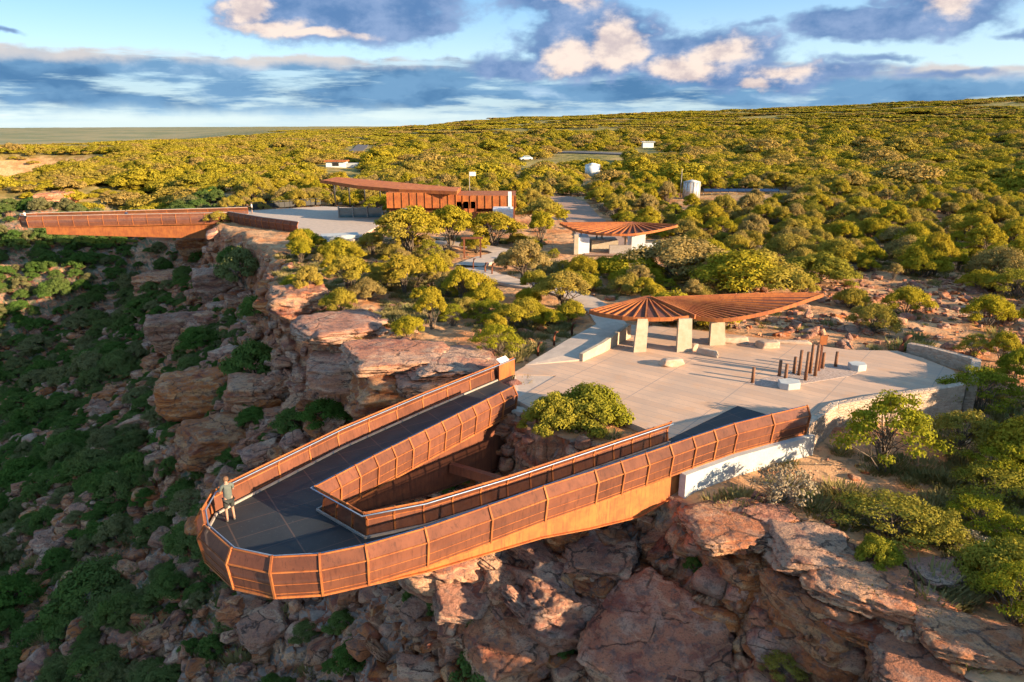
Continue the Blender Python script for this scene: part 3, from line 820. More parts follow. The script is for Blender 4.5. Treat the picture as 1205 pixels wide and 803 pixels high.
# low terrace slabs at the front of the forecourt
for (a, b_, zz, lab) in (((378, 281), (422, 279), .45, 'pale concrete seat slab at the front edge of the far forecourt'),):
    p, q = P(*a, 0), P(*b_, 0); mb = MB(); mb.bar((p.x, p.y, zz / 2), (q.x, q.y, zz / 2), 2.6, zz)
    tag(mb.build('seat_slab', M['concrete_pale'], bevel=.03), lab, 'bench')
# dark rail along the back of the forecourt
bf = thing('metal_fence', 'dark steel fence along the back of the far forecourt', 'fence', P(300, 246, 0))
a, b_ = P(296, 247, 0), P(378, 241, 0); mb = MB(); mb.bar(a + Vector((0, 0, 1.2)), b_ + Vector((0, 0, 1.2)), .08, .08); mb.bar(a + Vector((0, 0, .5)), b_ + Vector((0, 0, .5)), .03, .9); mb.build('rail', M['black'], bf)
mb = MB()
for k in range(14): p = a.lerp(b_, k / 13); mb.bar(p, p + Vector((0, 0, 1.25)), .09, .09)
mb.build('post', M['black'], bf)

# visitor building
vb = thing('visitor_building', 'low rusty steel clad visitor building with a long thin roof wing on the plateau', 'building', P(530, 256, 0))
def BX(px0, px1, D, z0, z1, dy, mat, name, rz=0.0, par=None, ribs=0):
    """a wall box: left and right picture columns at distance D"""
    sc = D * math.cos(PITCH) + (CAMH - 2) * math.sin(PITCH)
    x0, x1 = (px0 - 602.5) / FOC * sc, (px1 - 602.5) / FOC * sc
    mb = MB(); mb.box(((x0 + x1) / 2, D + dy / 2, (z0 + z1) / 2), (x1 - x0, dy, z1 - z0))
    if ribs:
        n = int((x1 - x0) / ribs)
        for k in range(n + 1): mb.box((x0 + (x1 - x0) * k / n, D - .05, (z0 + z1) / 2), (.07, .12, z1 - z0 - .02))
    return mb.build(name, mat, par)
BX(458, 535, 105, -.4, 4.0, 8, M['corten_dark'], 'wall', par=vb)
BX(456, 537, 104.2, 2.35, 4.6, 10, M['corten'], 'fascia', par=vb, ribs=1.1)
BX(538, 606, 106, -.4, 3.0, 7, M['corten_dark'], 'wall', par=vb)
BX(536, 560, 105, -.4, 3.2, .6, M['corten'], 'screen', par=vb, ribs=1.0)
BX(536, 607, 105.0, 2.2, 4.1, 8, M['corten'], 'fascia', par=vb, ribs=1.1)
for x0, x1 in ((474, 482), (484, 492)): BX(x0, x1, 103.6, .3, 2.3, .6, M['glass'], 'window', par=vb)
BX(473, 493, 103.7, .2, 2.4, .2, M['kerb'], 'window_frame', par=vb)
BX(580, 604, 100.5, 0, 2.6, 3.5, M['white'], 'store_box', par=vb)
BX(598, 602, 101, 2.6, 5.0, .5, M['white'], 'flue', par=vb)
wing = [P(377, 212.5, 5.6), P(396, 208.5, 5.9), P(440, 212, 5.5), P(540, 221, 4.95), P(538, 226, 4.8), P(470, 223.5, 4.9), P(420, 219, 5.2)]
mb = MB(); mb.prism([(p.x, p.y) for p in wing], [p.z - .2 for p in wing], [p.z for p in wing]); mb.build('roof', M['corten'], vb)
mb = MB(); ed_ = [wing[0], wing[6], wing[5], wing[4]]
for a, b_ in zip(ed_, ed_[1:]): mb.bar(a + Vector((0, -.1, -.15)), b_ + Vector((0, -.1, -.15)), .12, .5)
mb.build('roof_edge', M['corten'], vb)
mb = MB()
for px in (395, 412, 430, 448): p = P(px, 243, 0); mb.tube([p, p + Vector((0, 0, 4.9))], .14, 8)
mb.build('column', M['black'], vb)
for x0, x1 in ((398, 414), (415.5, 431), (432.5, 448)): BX(x0, x1, 112, -.2, 1.5, .1, M['glass'], 'glass_wall', par=vb)
for x0 in (397, 414, 431, 448): BX(x0, x0 + 1.2, 111.8, -.2, 1.8, .3, M['kerb'], 'column', par=vb)

fl = thing('flagpole', 'thin pole with a small white flag behind the visitor building', 'flagpole', P(553, 245, 0))
p = P(553, 245, 0); mb = MB(); mb.tube([p, p + Vector((0, 0, 6.3))], .06, 6); mb.build('pole', M['kerb'], fl)
mb = MB(); mb.box((p.x + .6, p.y, 5.9), (1.1, .04, .7)); mb.build('flag', M['white'], fl)

# ------------------------------------------------------------------ fan roofs
def fan(parent, hub, edge, ribw=.09, ribh=.12, gap=.10, th=.05, fascia=True):
    """panels between rays from the hub to points on the edge, raised ribs on the rays"""
    hub = Vector(hub); E_ = [Vector(e) for e in edge]
    for i in range(len(E_) - 1):
        mb = MB(); a, b_ = E_[i], E_[i + 1]
        h1, h2 = hub.lerp(a, .05), hub.lerp(b_, .05)
        g1, g2 = a.lerp(b_, gap / max((b_ - a).length, .01)), a.lerp(b_, 1 - gap / max((b_ - a).length, .01))
        top = [h1, h2, g2, g1]; d = Vector((0, 0, -th)); bot = [p + d for p in top]
        nn = (top[1] - top[0]).cross(top[3] - top[0])
        mb.face(top if nn.z > 0 else top[::-1]); mb.face(bot if nn.z < 0 else bot[::-1])
        for k in range(4): mb.face([top[k], bot[k], bot[(k + 1) % 4], top[(k + 1) % 4]])
        mb.build('roof_panel', M['roofsheet'], parent)
    mb = MB()
    for e in E_: mb.bar(hub + Vector((0, 0, .03)), e + Vector((0, 0, .03)), ribw, ribh)
    mb.build('ribs', M['corten'], parent)
    if fascia:
        mb = MB()
        for a, b_ in zip(E_, E_[1:]):
            o = ((a + b_) / 2 - hub); o.z = 0; o.normalize(); o *= .05
            mb.bar(a + o + Vector((0, 0, -.05)), b_ + o + Vector((0, 0, -.05)), .07, .26)
        mb.build('fascia', M['corten'], parent)

def smooth_edge(pts, n):
    """catmull-rom through pixel/height triples, returns world points"""
    W = [P(*p) for p in pts]; out = []
    for i in range(len(W) - 1):
        p0, p1, p2, p3 = W[max(i - 1, 0)], W[i], W[i + 1], W[min(i + 2, len(W) - 1)]
        for k in range(n):
            t = k / n; out.append(.5 * ((2 * p1) + (p2 - p0) * t + (2 * p0 - 5 * p1 + 4 * p2 - p3) * t * t + (3 * p1 - p0 - 3 * p2 + p3) * t ** 3))
    return out + [W[-1]]

sh = thing('shelter', 'rusty fan-shaped shelter roof on three leaning rammed earth pillars at the back of the plaza', 'shelter', P(804, 410, 0))
fan(sh, P(762, 349.5, 2.75), smooth_edge([(694, 366, 2.25), (712, 370.5, 2.2), (745, 374.5, 2.2), (790, 374.5, 2.22), (817, 371.5, 2.3)], 3))
fan(sh, P(772, 351, 2.62), smooth_edge([(818, 373.5, 2.15), (850, 376, 2.15), (885, 371, 2.35), (925, 361, 2.65), (968, 346.5, 3.0)], 4) + [P(950, 345.5, 3.0), P(900, 346, 2.95)], gap=.06)
mb = MB(); a, b_ = P(818, 373, 2.3), P(766, 351, 2.75); mb.bar(a, b_, .14, .3); mb.build('ridge_beam', M['corten'], sh)
mb = MB(); a, b_ = P(820, 368, 2.15), P(955, 350, 2.75); mb.bar(P(750, 371, 2.1), P(925, 358, 2.4), .14, .22); mb.build('beam', M['corten'], sh)
for (bx, by, tx, wb_, wt_, lean) in ((752, 413, 754, 15, 13, .1), (804, 413, 803, 18, 16, -.15), (843, 405, 841, 19, 15, -.25)):
    b0 = P(bx, by, 0); t0 = Vector((b0.x + (tx - bx) / 18, b0.y + .1, 2.15)); sc_ = b0.y * 1.05 / FOC; mb = MB()
    def ring(c, w_, z): w_ = w_ * sc_ / 2; return [(c.x - w_, c.y - .38, z), (c.x + w_, c.y - .25, z), (c.x + w_ * .8, c.y + .45, z), (c.x - w_ * .8, c.y + .4, z)]
    A, B = ring(b0, wb_, -.02), ring(t0, wt_, 2.2)
    mb.face(B); [mb.face([A[k], A[(k + 1) % 4], B[(k + 1) % 4], B[k]]) for k in range(4)]
    mb.build('pillar', M['rammed'], sh, bevel=.03)

ts = thing('shelter', 'smaller rusty fan-roofed shelter with pale walls among the trees behind the plaza', 'shelter', P(735, 291, 0))
fan(ts, P(745, 262.5, 2.9), smooth_edge([(659, 263, 3.0), (672, 269, 2.6), (692, 274, 2.3), (720, 276, 2.3), (748, 275.5, 2.35), (775, 271, 2.6), (797, 265.5, 2.9)], 3), ribw=.16, ribh=.2, gap=.1)
for (x0, x1, D, z0, z1, dy, mt_) in ((679, 694, 80, -.2, 1.7, 3, 'white'), (697, 728, 81, -.2, 1.2, 3, 'rammed'), (676, 681, 79.6, -.2, 2.1, .6, 'rammed'), (744, 760, 82, -.2, 1.9, 3, 'white'), (757, 775, 79.5, -.2, 1.1, .4, 'white'), (718, 744, 79.5, -.2, .9, .4, 'kerb')):
    BX(x0, x1, D, z0, z1, dy, M[mt_], 'wall', par=ts)
mb = MB()
for px in (682, 700, 706, 733, 745): p = P(px, 290, 0); mb.box((p.x, p.y - 1.5, 1.2), (.18, .18, 2.5))
mb.build('column', M['kerb'], ts)

# ------------------------------------------------------------------ timber poles, seats and stones on the plaza
gvb = MB()
gp_ = [P(876, 452, 0), P(915, 457, 0), P(1000, 443, 0), P(1018, 436, 0), P(985, 430, 0), P(935, 437, 0)]
gvb.prism([(p.x, p.y) for p in gp_], -.1, .03); gv = struct(gvb.build('gravel_bed', simple('white_gravel', (.55, .42, .35), (.35, .25, .2), 9, .95, bump=1, bd=.03)))
POLES = [(885.4, 451, 19, 'shortest pole, alone at the left end of the gravel bed'), (916.8, 443, 19, 'short dark pole behind the left part of the gravel bed'), (923.5, 452, 24, 'leaning-looking medium pole nearest the white block'),
         (934, 440, 20, 'short pole left of the tall cluster'), (940, 442, 30, 'tall pole at the left of the tall cluster'), (947.6, 448, 34, 'tall pole nearest the viewer in the cluster'),
         (953, 440, 35, 'tall pole in the middle of the cluster'), (959, 443, 38, 'tallest pole, in front of the square plaque'), (967.5, 434, 19, 'short pole right of the tallest pole'), (983, 432, 18, 'short dark pole alone at the right end of the gravel bed')]
for px, py, h, lab in POLES:
    b0 = P(px, py, 0); H_ = h / (FOC * .956 / (b0.y * 1.06)); mb = MB()
    mb.tube([b0, b0 + Vector((0, 0, H_))], [.10, .09], 12)
    o = mb.build('timber_pole', M['wood']); tag(o, 'weathered rusty brown ' + lab, 'pole', 'timber poles standing in the gravel bed')
pq = thing('plaque', 'square rusty plaque on a post behind the tall timber poles', 'plaque', P(963.5, 437, 0)); b0 = P(963.5, 437, 0)
mb = MB(); mb.box((b0.x, b0.y, .85), (.1, .1, 1.7)); mb.build('post', M['corten_dark'], pq)
mb = MB(); mb.box((b0.x, b0.y - .08, 1.95), (.42, .05, .55)); mb.build('panel', M['corten'], pq)
for (px, py, w_, d_, h_, rz, lab) in ((928, 456, 1.35, .9, .38, .25, 'pale six-sided stone block at the front of the gravel bed'), (1008, 435, 1.1, .8, .4, .3, 'pale stone block at the right end of the gravel bed')):
    b0 = P(px, py, 0); mb = MB(); cs, sn = math.cos(rz), math.sin(rz)
    mb.prism([(b0.x + a * w_ / 2 * cs - b_ * d_ / 2 * sn, b0.y + a * w_ / 2 * sn + b_ * d_ / 2 * cs) for a, b_ in ((-1, -.3), (-.5, -1), (.6, -1), (1, .1), (.5, 1), (-.6, 1))], .0, h_)
    tag(mb.build('stone_block', M['concrete_pale'], bevel=.03), lab, 'stone block')

# rusty path markers beside the raised path and the bent marker behind the wall
for px, py, h, lab in ((652, 402, .95, 'rusty path marker nearest the start of the raised path'), (673, 391, .95, 'rusty path marker halfway along the raised path'), (633, 414, .9, 'rusty path marker closest to the skywalk information plate'),
                       (557, 316, 1.2, 'rusty marker post at the left corner of the far path bend'), (579, 321, 1.2, 'rusty marker post below the far path bend'), (571, 319, 1.1, 'short rusty marker left of the marker below the far path bend')):
    b0 = P(px, py, 0); gz = ground(b0.x, b0.y); b0.z = gz; mb = MB()
    mb.tube([b0, b0 + Vector((.0, 0, h * .6)), b0 + Vector((.08, -.05, h)), b0 + Vector((.26, -.1, h + .04))], [.09, .08, .09, .05], 6)
    tag(mb.build('path_marker', M['corten_dark']), lab, 'marker post', 'rusty marker posts beside the paths')
b0 = P(1060, 413, 0); mb = MB(); b0.z = -.2
mb.tube([b0, b0 + Vector((.02, 0, .5)), b0 + Vector((.12, 0, .95)), b0 + Vector((.34, 0, 1.2)), b0 + Vector((.55, 0, 1.22))], [.16, .15, .14, .12, .07], 8)
tag(mb.build('bent_marker', M['corten_dark']), 'dark curved metal marker at the left end of the curved stone wall', 'marker post')
gt = thing('timber_gate', 'dark timber gateway beside the far bend of the concrete path', 'gate', P(556, 303, 0)); b0 = P(556, 303, 0)
for dx in (-.9, .9):
    mb = MB(); mb.box((b0.x + dx, b0.y, 1.0), (.18, .18, 2.2)); mb.build('post', M['corten_dark'], gt)
mb = MB(); mb.box((b0.x, b0.y, 2.15), (2.4, .2, .22)); mb.build('beam', M['corten_dark'], gt)

# black palisade fence in the recess between the arms
pf = thing('palisade_fence', 'black slatted steel fence under the bright bush between the skywalk arms', 'fence', P(680, 512, -.9))
fa, fb = P(624, 503, -.9), P(742, 513, -.9); fa.z = fb.z = -1.9
mb = MB()
for k in range(44):
    p = fa.lerp(fb, k / 43); mb.box((p.x, p.y, -.95), (.05, .03, 1.7), rz=.1)
mb.build('slats', M['black'], pf)
mb = MB(); [mb.bar(fa + Vector((0, .05, zz)), fb + Vector((0, .05, zz)), .04, .06) for zz in (.5, 1.45)]; mb.build('rail', M['black'], pf)
mb = MB(); pl = [fa.xy + Vector((.0, .12)), fb.xy + Vector((0, .12)), P(755, 492, 0).xy, P(690, 474, 0).xy, P(622, 478, 0).xy]
mb.prism([tuple(p) for p in pl], -3.0, -.8); struct(mb.build('planting_bed', simple('dark_soil', (.16, .09, .06), (.1, .06, .04), 4, .95)))

# ------------------------------------------------------------------ small far buildings, tanks, panels, vehicles
def gpt(px, py): return hit(px, py)
hut = gpt(403, 197); D = hut.y; k = lambda n: n * (D * 1.01) / FOC
hb = thing('hut', 'small far hut with a red roof and pale walls left of the visitor building roof', 'building', hut)
mb = MB(); mb.box((hut.x - k(6), hut.y, hut.z + k(3)), (k(22), k(12), k(7))); mb.build('wall', M['white'], hb)
mb = MB(); mb.box((hut.x - k(6), hut.y - .1, hut.z + k(6.9)), (k(25), k(16), k(1.6))); mb.build('roof', M['corten'], hb)
mb = MB(); mb.box((hut.x - k(6), hut.y - k(6.1), hut.z + k(3.3)), (k(7), .2, k(3.5))); mb.build('opening', M['black'], hb)
mb = MB(); mb.box((hut.x + k(12), hut.y, hut.z + k(2)), (k(14), k(10), k(5))); mb.build('annex', M['concrete_pale'], hb)

def tank(px, py, w_, h_, label, mast=False, ribs=True, mat=M['tank']):
    b0 = gpt(px, py); D = b0.y; q = D * 1.01 / FOC; t = thing('water_tank', label, 'water tank', b0)
    mb = MB(); r_ = w_ * q / 2; H_ = h_ * q; n = 40; mb.tube([b0 + Vector((0, 0, -.3)), b0 + Vector((0, 0, H_))], r_, n); mb.build('shell', mat, t)
    if ribs:
        mb = MB()
        for k_ in range(16):
            a = 2 * math.pi * k_ / 16; mb.box((b0.x + math.cos(a) * r_, b0.y + math.sin(a) * r_, b0.z + H_ / 2), (.12, .12, H_))
        mb.build('staves', M['kerb'], t)
    mb = MB(); mb.tube([b0 + Vector((0, 0, H_)), b0 + Vector((0, 0, H_ + r_ * .25))], [r_ * 1.03, .05], n); mb.build('lid', mat, t)
    if mast:
        mb = MB(); mb.tube([b0 + Vector((-r_ * 1.3, 0, 0)), b0 + Vector((-r_ * 1.3, 0, H_ * 1.75))], .07, 6); mb.build('mast', M['kerb'], t)
tank(813, 234, 19, 19, 'corrugated metal tank with a thin mast among the shrubs right of centre', True)
tank(697, 207, 17, 12, 'pale cylindrical tank among the shrubs beyond the visitor building', False, False, M['white'])
b0 = gpt(872, 229); q = b0.y * 1.01 / FOC; sp_ = thing('solar_array', 'long dark row of solar panels to the right of the corrugated tank', 'solar panels', b0)
for k_ in range(9):
    mb = MB(); mb.box((b0.x + (k_ - 4) * 9.6 * q, b0.y, b0.z + 4.5 * q), (9.2 * q, 6 * q, .15), M=Matrix.Rotation(R(24), 3, 'X')); mb.build('panel', M['solar'], sp_)
mb = MB()
for k_ in range(10): mb.box((b0.x + (k_ - 4.5) * 9.6 * q, b0.y, b0.z + 1.8 * q), (.15, .15, 3.6 * q))
mb.build('post', M['kerb'], sp_)

def road_strip(name, px_pts, width, mat):
    strip(name, [gpt(*p) for p in px_pts], width, mat, .35, 6.0, .5)
road_strip('road', [(560, 182), (620, 180), (680, 180), (740, 182), (768, 184)], 11, M['asphalt'])
road_strip('road', [(415, 181), (424, 175), (430, 169), (445, 166)], 7, M['asphalt'])

def car(px, py, label, mat, rz):
    b0 = gpt(px, py); c = thing('parked_car', label, 'car', b0 + Vector((0, 0, .4)), 0)
    cs, sn = math.cos(rz), math.sin(rz)
    def tr(x, y, z): return (b0.x + x * cs - y * sn, b0.y + x * sn + y * cs, b0.z + z + .35)
    prof = [(-2.3, .35), (-2.35, .85), (-1.3, .95), (-.7, 1.5), (1.2, 1.55), (1.9, 1.0), (2.3, .9), (2.3, .35)]
    mb = MB()
    mb.face([tr(x, -.9, z) for x, z in prof]); mb.face([tr(x, .9, z) for x, z in prof][::-1])
    for (xa, za), (xb, zb) in zip(prof, prof[1:] + prof[:1]): mb.face([tr(xa, -.9, za), tr(xa, .9, za), tr(xb, .9, zb), tr(xb, -.9, zb)])
    mb.build('body', mat, c, bevel=.05)
    mb = MB()
    for s in (-.915, .915): mb.face([tr(x, s, z) for x, z in ((-1.15, 1.0), (-.65, 1.42), (1.15, 1.45), (1.7, 1.02))])
    mb.build('window', M['glass'], c)
    for sx in (-1.4, 1.4):
        for sy in (-.85, .85):
            mb = MB(); mb.tube([tr(sx, sy - .1, .35), tr(sx, sy + .1, .35)], .35, 14); mb.build('wheel', M['black'], c)
car(619, 190, 'small white car parked by the far access road', M['white'], .3)
b0 = gpt(762, 174); q = b0.y / FOC; hb2 = thing('hut', 'tiny pale hut at the right end of the far access road', 'building', b0)
mb = MB(); mb.box((b0.x, b0.y, b0.z + 3 * q), (12 * q, 8 * q, 6 * q)); mb.build('wall', M['white'], hb2)
mb = MB(); mb.box((b0.x, b0.y, b0.z + 6.3 * q), (15 * q, 10 * q, 1 * q)); mb.build('roof', M['tank'], hb2)
# ------------------------------------------------------------------ rocks
import bmesh
_ICO = {}
def ico(sub):
    if sub not in _ICO:
        bm = bmesh.new(); bmesh.ops.create_icosphere(bm, subdivisions=sub, radius=1)
        V = np.array([v.co[:] for v in bm.verts]); F = np.array([[v.index for v in f.verts] for f in bm.faces]); bm.free(); _ICO[sub] = (V, F)
    return _ICO[sub]

def rock_mesh(seed, sub=4, dims=(1, 1, 1), nplanes=9, rough=.05, strata=.03, size=1.0):
    """an angular block cut by joints and bedding; dims are half sizes in metres"""
    rs = np.random.RandomState(seed); D, F = ico(sub)
    a = rs.uniform(-.16, .16, 3)
    N = [(1, a[0], a[1]), (-1, a[0], a[1]), (a[2], 1, a[0]), (a[2], -1, a[0]), (a[1] * .5, a[2] * .5, 1), (a[1] * .5, a[2] * .5, -1)]; Cc = list(rs.uniform(.82, 1.0, 6))
    for k in range(nplanes):
        v = rs.normal(size=3); v /= np.linalg.norm(v); N.append(tuple(v)); Cc.append(rs.uniform(.95, 1.25))
    N = np.array(N); N = N / np.linalg.norm(N, axis=1)[:, None]; Cc = np.array(Cc)
    dt = np.maximum(D @ N.T, 1e-3) / Cc[None, :]
    r = 1 / (np.sum(dt ** 34, axis=1) ** (1 / 34))
    V = D * r[:, None] * np.array(dims)
    s = seed * 3.1; q = V * size
    n = fbm(q[:, 0] / .9 + s, q[:, 1] / .9, q[:, 2] / .5, 4, seed % 97)
    st = vn(q[:, 0] * .4 + s, q[:, 1] * .4, q[:, 2] * 4.5, seed % 89)
    f1, f2, idv = worley(q[:, 0] / 1.2 + s, q[:, 1] / 1.2, q[:, 2] / .55, seed % 83); g1, g2, idw = worley(q[:, 0] / .45 + s, q[:, 1] / .45, q[:, 2] / .2, seed % 61)
    idv = idv + .45 * (idw - .5)
    n2 = fbm(q[:, 0] / .28 + s, q[:, 1] / .28, q[:, 2] / .14, 3, seed % 79)
    st = st + .6 * vn(q[:, 0] * .6 + s, q[:, 1] * .6, q[:, 2] * 11, seed % 71)
    k = 1 + rough * n * .8 + rough * .5 * n2
    V = V * k[:, None]
    hor = np.stack([D[:, 0], D[:, 1], 0 * D[:, 0]], 1)
    V += hor * (strata * np.sign(st) * np.abs(st) ** .6 + rough * (idv - .5) * 3.2)[:, None] * min(dims[:2])
    V[:, 2] += (np.abs(D[:, 2]) * (rough * (idv - .5) * 2.6)) * dims[2]
    V *= 1 - .035 * (1 - ss(0, .12, f2 - f1))[:, None]
    return np_mesh('rock', V, F, M['rock'], sub > 5)

RUB = bpy.data.collections.new('rubble_kinds')
for k in range(7):
    rs = random.Random(k); d = (1, rs.uniform(.6, .95), rs.uniform(.35, .75))
    o = bpy.data.objects.new('rubble_%d' % k, rock_mesh(300 + k, 3, d, 7, .04, .02)); RUB.objects.link(o)

def stuff(name, coll, pts, sc, rot, idx, **kw):
    """one object that scatters the kinds of a collection over its own points"""
    me = bpy.data.meshes.new(name); n = len(pts); me.vertices.add(n); me.vertices.foreach_set('co', np.asarray(pts, np.float32).ravel())
    for nm, ty, arr, key in (('sc', 'FLOAT_VECTOR', sc, 'vector'), ('rot', 'FLOAT_VECTOR', rot, 'vector'), ('idx', 'INT', idx, 'value')):
        at = me.attributes.new(nm, ty, 'POINT'); at.data.foreach_set(key, np.ascontiguousarray(arr, np.int32 if ty == 'INT' else np.float32).ravel())
    o = link(name, me); ng = bpy.data.node_groups.new(name, 'GeometryNodeTree'); N = ng.nodes; L = ng.links
    ng.interface.new_socket(name='Geometry', in_out='INPUT', socket_type='NodeSocketGeometry'); ng.interface.new_socket(name='Geometry', in_out='OUTPUT', socket_type='NodeSocketGeometry')
    gi, go = N.new('NodeGroupInput'), N.new('NodeGroupOutput'); ip = N.new('GeometryNodeInstanceOnPoints'); ci = N.new('GeometryNodeCollectionInfo')
    ci.inputs['Collection'].default_value = coll; ci.inputs['Separate Children'].default_value = True; ci.inputs['Reset Children'].default_value = True
    def na(nm, dt):
        a = N.new('GeometryNodeInputNamedAttribute'); a.data_type = dt; a.inputs[0].default_value = nm; return a.outputs[0]
    L.new(gi.outputs[0], ip.inputs['Points']); L.new(ci.outputs[0], ip.inputs['Instance']); ip.inputs['Pick Instance'].default_value = True
    L.new(na('idx', 'INT'), ip.inputs['Instance Index']); L.new(na('sc', 'FLOAT_VECTOR'), ip.inputs['Scale'])
    e2r = N.new('FunctionNodeEulerToRotation'); L.new(na('rot', 'FLOAT_VECTOR'), e2r.inputs[0]); L.new(e2r.outputs[0], ip.inputs['Rotation'])
    L.new(ip.outputs[0], go.inputs[0]); m = o.modifiers.new('scatter', 'NODES'); m.node_group = ng
    tag(o, kind='stuff', **kw); return o

# polygons and strips that stay clear of plants and stones
def in_poly(x, y, poly):
    ins = np.zeros(x.shape, bool); n = len(poly)
    for i in range(n):
        (ax, ay), (bx, by) = poly[i], poly[(i + 1) % n]
        ins ^= ((ay > y) != (by > y)) & (x < (bx - ax) * (y - ay) / ((by - ay) if by != ay else 1e-9) + ax)
    return ins
def grow(poly, m):
    c = Vector((sum(p[0] for p in poly) / len(poly), sum(p[1] for p in poly) / len(poly)))
    return [tuple(c + (Vector((p[0], p[1])) - c) * (1 + m / (Vector((p[0], p[1])) - c).length)) for p in poly]
CLEAR = [grow([tuple(p) for p in plz], 1.3), grow([tuple(p) for p in fc], 1.5), [tuple(p) for p in offset_path(OUT, -1.6)] + [tuple(INL[0]), (3, 30), tuple(INR[-1])],
         grow([(p[0], p[1]) for p in (rl + rr_[::-1])], .8), grow([tuple(P(450, 262, 0).xy), tuple(P(612, 258, 0).xy), (2, 118), (-22, 118)], .5),
         grow([tuple(P(672, 296, 0).xy), tuple(P(782, 296, 0).xy), (18, 90), (7, 90)], .3), [(-50, 96), (-50, 110), (-90, 122), (-90, 104)]]
STRIPS = [([tuple(p)[:2] for p in PATH], 1.9), ([tuple(p)[:2] for p in PATH2], 2.2), ([tuple(p)[:2] for p in TRACK], 3.8)]
for pp, wd in (([(560, 182), (620, 180), (680, 180), (740, 182), (768, 184)], 17), ([(415, 181), (424, 175), (430, 169), (445, 166)], 10)):
    STRIPS.append(([tuple(gpt(*p))[:2] for p in pp], wd))
def clear(x, y, m=0.0):
    k = np.zeros(x.shape, bool)
    for c in CLEAR: k |= in_poly(x, y, c)
    for s, wd in STRIPS: k |= seg_dist(x, y, s) < wd + m
    for xa, xb, ya, yb in ((-30, 6, 92, 118), (5, 21, 72, 92), (-52, -24, 80, 107), (-4.5, 1.5, 57, 66), (5, 9, 50, 56), (0, 14, 92, 118)): k |= (x > xa) & (x < xb) & (y > ya) & (y < yb)
    for bx, by, wd_, dp in VIEWS: k |= (np.abs(x - bx * (y / by)) < wd_) & (y < by + 4) & (y > by - dp)
    for fx, fy, rad in ((hut.x, hut.y, 14), (b0.x, b0.y, 10)): k |= np.hypot(x - fx, y - fy) < rad
    return k
VIEWS = [(*tuple(gpt(813, 234))[:2], 4, 24), (*tuple(gpt(697, 207))[:2], 4, 45), (*tuple(gpt(872, 229))[:2], 11, 26), (*tuple(gpt(403, 197))[:2], 7, 70), (*tuple(gpt(619, 190))[:2], 6, 60), (*tuple(gpt(762, 174))[:2], 6, 60), (*tuple(gpt(425, 175))[:2], 7, 90), (*tuple(gpt(690, 181))[:2], 16, 70)]
def clearing(x, y):
    """the bare stony ground right of the fan roof"""
    a = np.hypot((x - 33) / 15, (y - 55) / 13) + .45 * fbm(x / 9, y / 9, None, 3, 61)
    b = np.hypot((x - 24) / 9, (y - 49) / 5) + .3 * fbm(x / 5, y / 5, None, 3, 62)
    c = np.hypot((x - 27) / 5, (y - 74) / 3)
    return np.maximum(np.maximum(1 - ss(.75, 1.1, a), 1 - ss(.8, 1.1, b)), 1 - ss(.8, 1.1, c))

rg = np.random.RandomState(11)
def scatter(n, rmin, rmax, amin, amax, p=.5):
    u = rg.rand(n); r = (rmin ** (2 * p + 0) + u * (rmax ** (2 * p) - rmin ** (2 * p))) ** (1 / (2 * p)); a = np.radians(rg.uniform(amin, amax, n))
    return r * np.sin(a), r * np.cos(a)

def put_rubble():
    x, y = scatter(95000, 12, 130, -50, 60, .68)
    z, d, g = terrain(x, y, True)
    cl = clearing(x, y)
    out = ss(-.8, 1.0, d)
    clump = ss(-.25, .35, fbm(x / 3.5, y / 3.5, None, 3, 63))
    prob = out * (.25 + .75 * clump) * .9 + (1 - out) * (cl * (.25 + .75 * clump) + .05 + .5 * ss(-4, -1, d)) * .9
    prob *= ~clear(x, y) | (out > .5)
    k = rg.rand(len(x)) < prob * .62
    x, y, z, out, cl = x[k], y[k], z[k], out[k], cl[k]; n = len(x)
    s = np.exp(rg.normal(-1.75, .55, n)) * (.8 + .55 * out) * (1 + np.hypot(x, y) / 110); s = np.minimum(s, .95) * np.where(out < .5, .70, 1)
    sc = np.stack([s * rg.uniform(.8, 1.3, n), s, s * rg.uniform(.6, 1.1, n)], 1)
    rot = np.stack([rg.normal(0, .3, n), rg.normal(0, .3, n), rg.uniform(0, 6.28, n)], 1)
    stuff('rubble', RUB, np.stack([x, y, z + s * .12], 1), sc, rot, rg.randint(0, 7, n), label='loose red and grey stones scattered over the canyon side and the bare ground', cat='stones')
    print('rubble', n)
put_rubble()

BOULD = [rock_mesh(40 + k, 5, (1, random.Random(k).uniform(.65, .95), random.Random(k + 9).uniform(.5, .8)), 11, .065, .05, 2.5) for k in range(8)]
def boulder(p, size, rz=0, tilt=(0, 0), sink=.25, me=None, flat=1.0, label=None, group=None, name='boulder'):
    me = me or BOULD[random.randrange(8)]
    o = link(name, me); o.scale = (size, size, size * flat); o.rotation_euler = (tilt[0], tilt[1], rz)
    o.location = (p[0], p[1], p[2] + size * flat * (.5 - sink)); tag(o, label, 'boulder', group); return o

def pxs(p, n): return n * (p.y * math.cos(PITCH) - (p.z - CAMH) * math.sin(PITCH)) / FOC
def at_px(px, py, w_px, **kw):
    p = hit(px, py); return boulder(p, pxs(p, w_px) / 2, **kw)

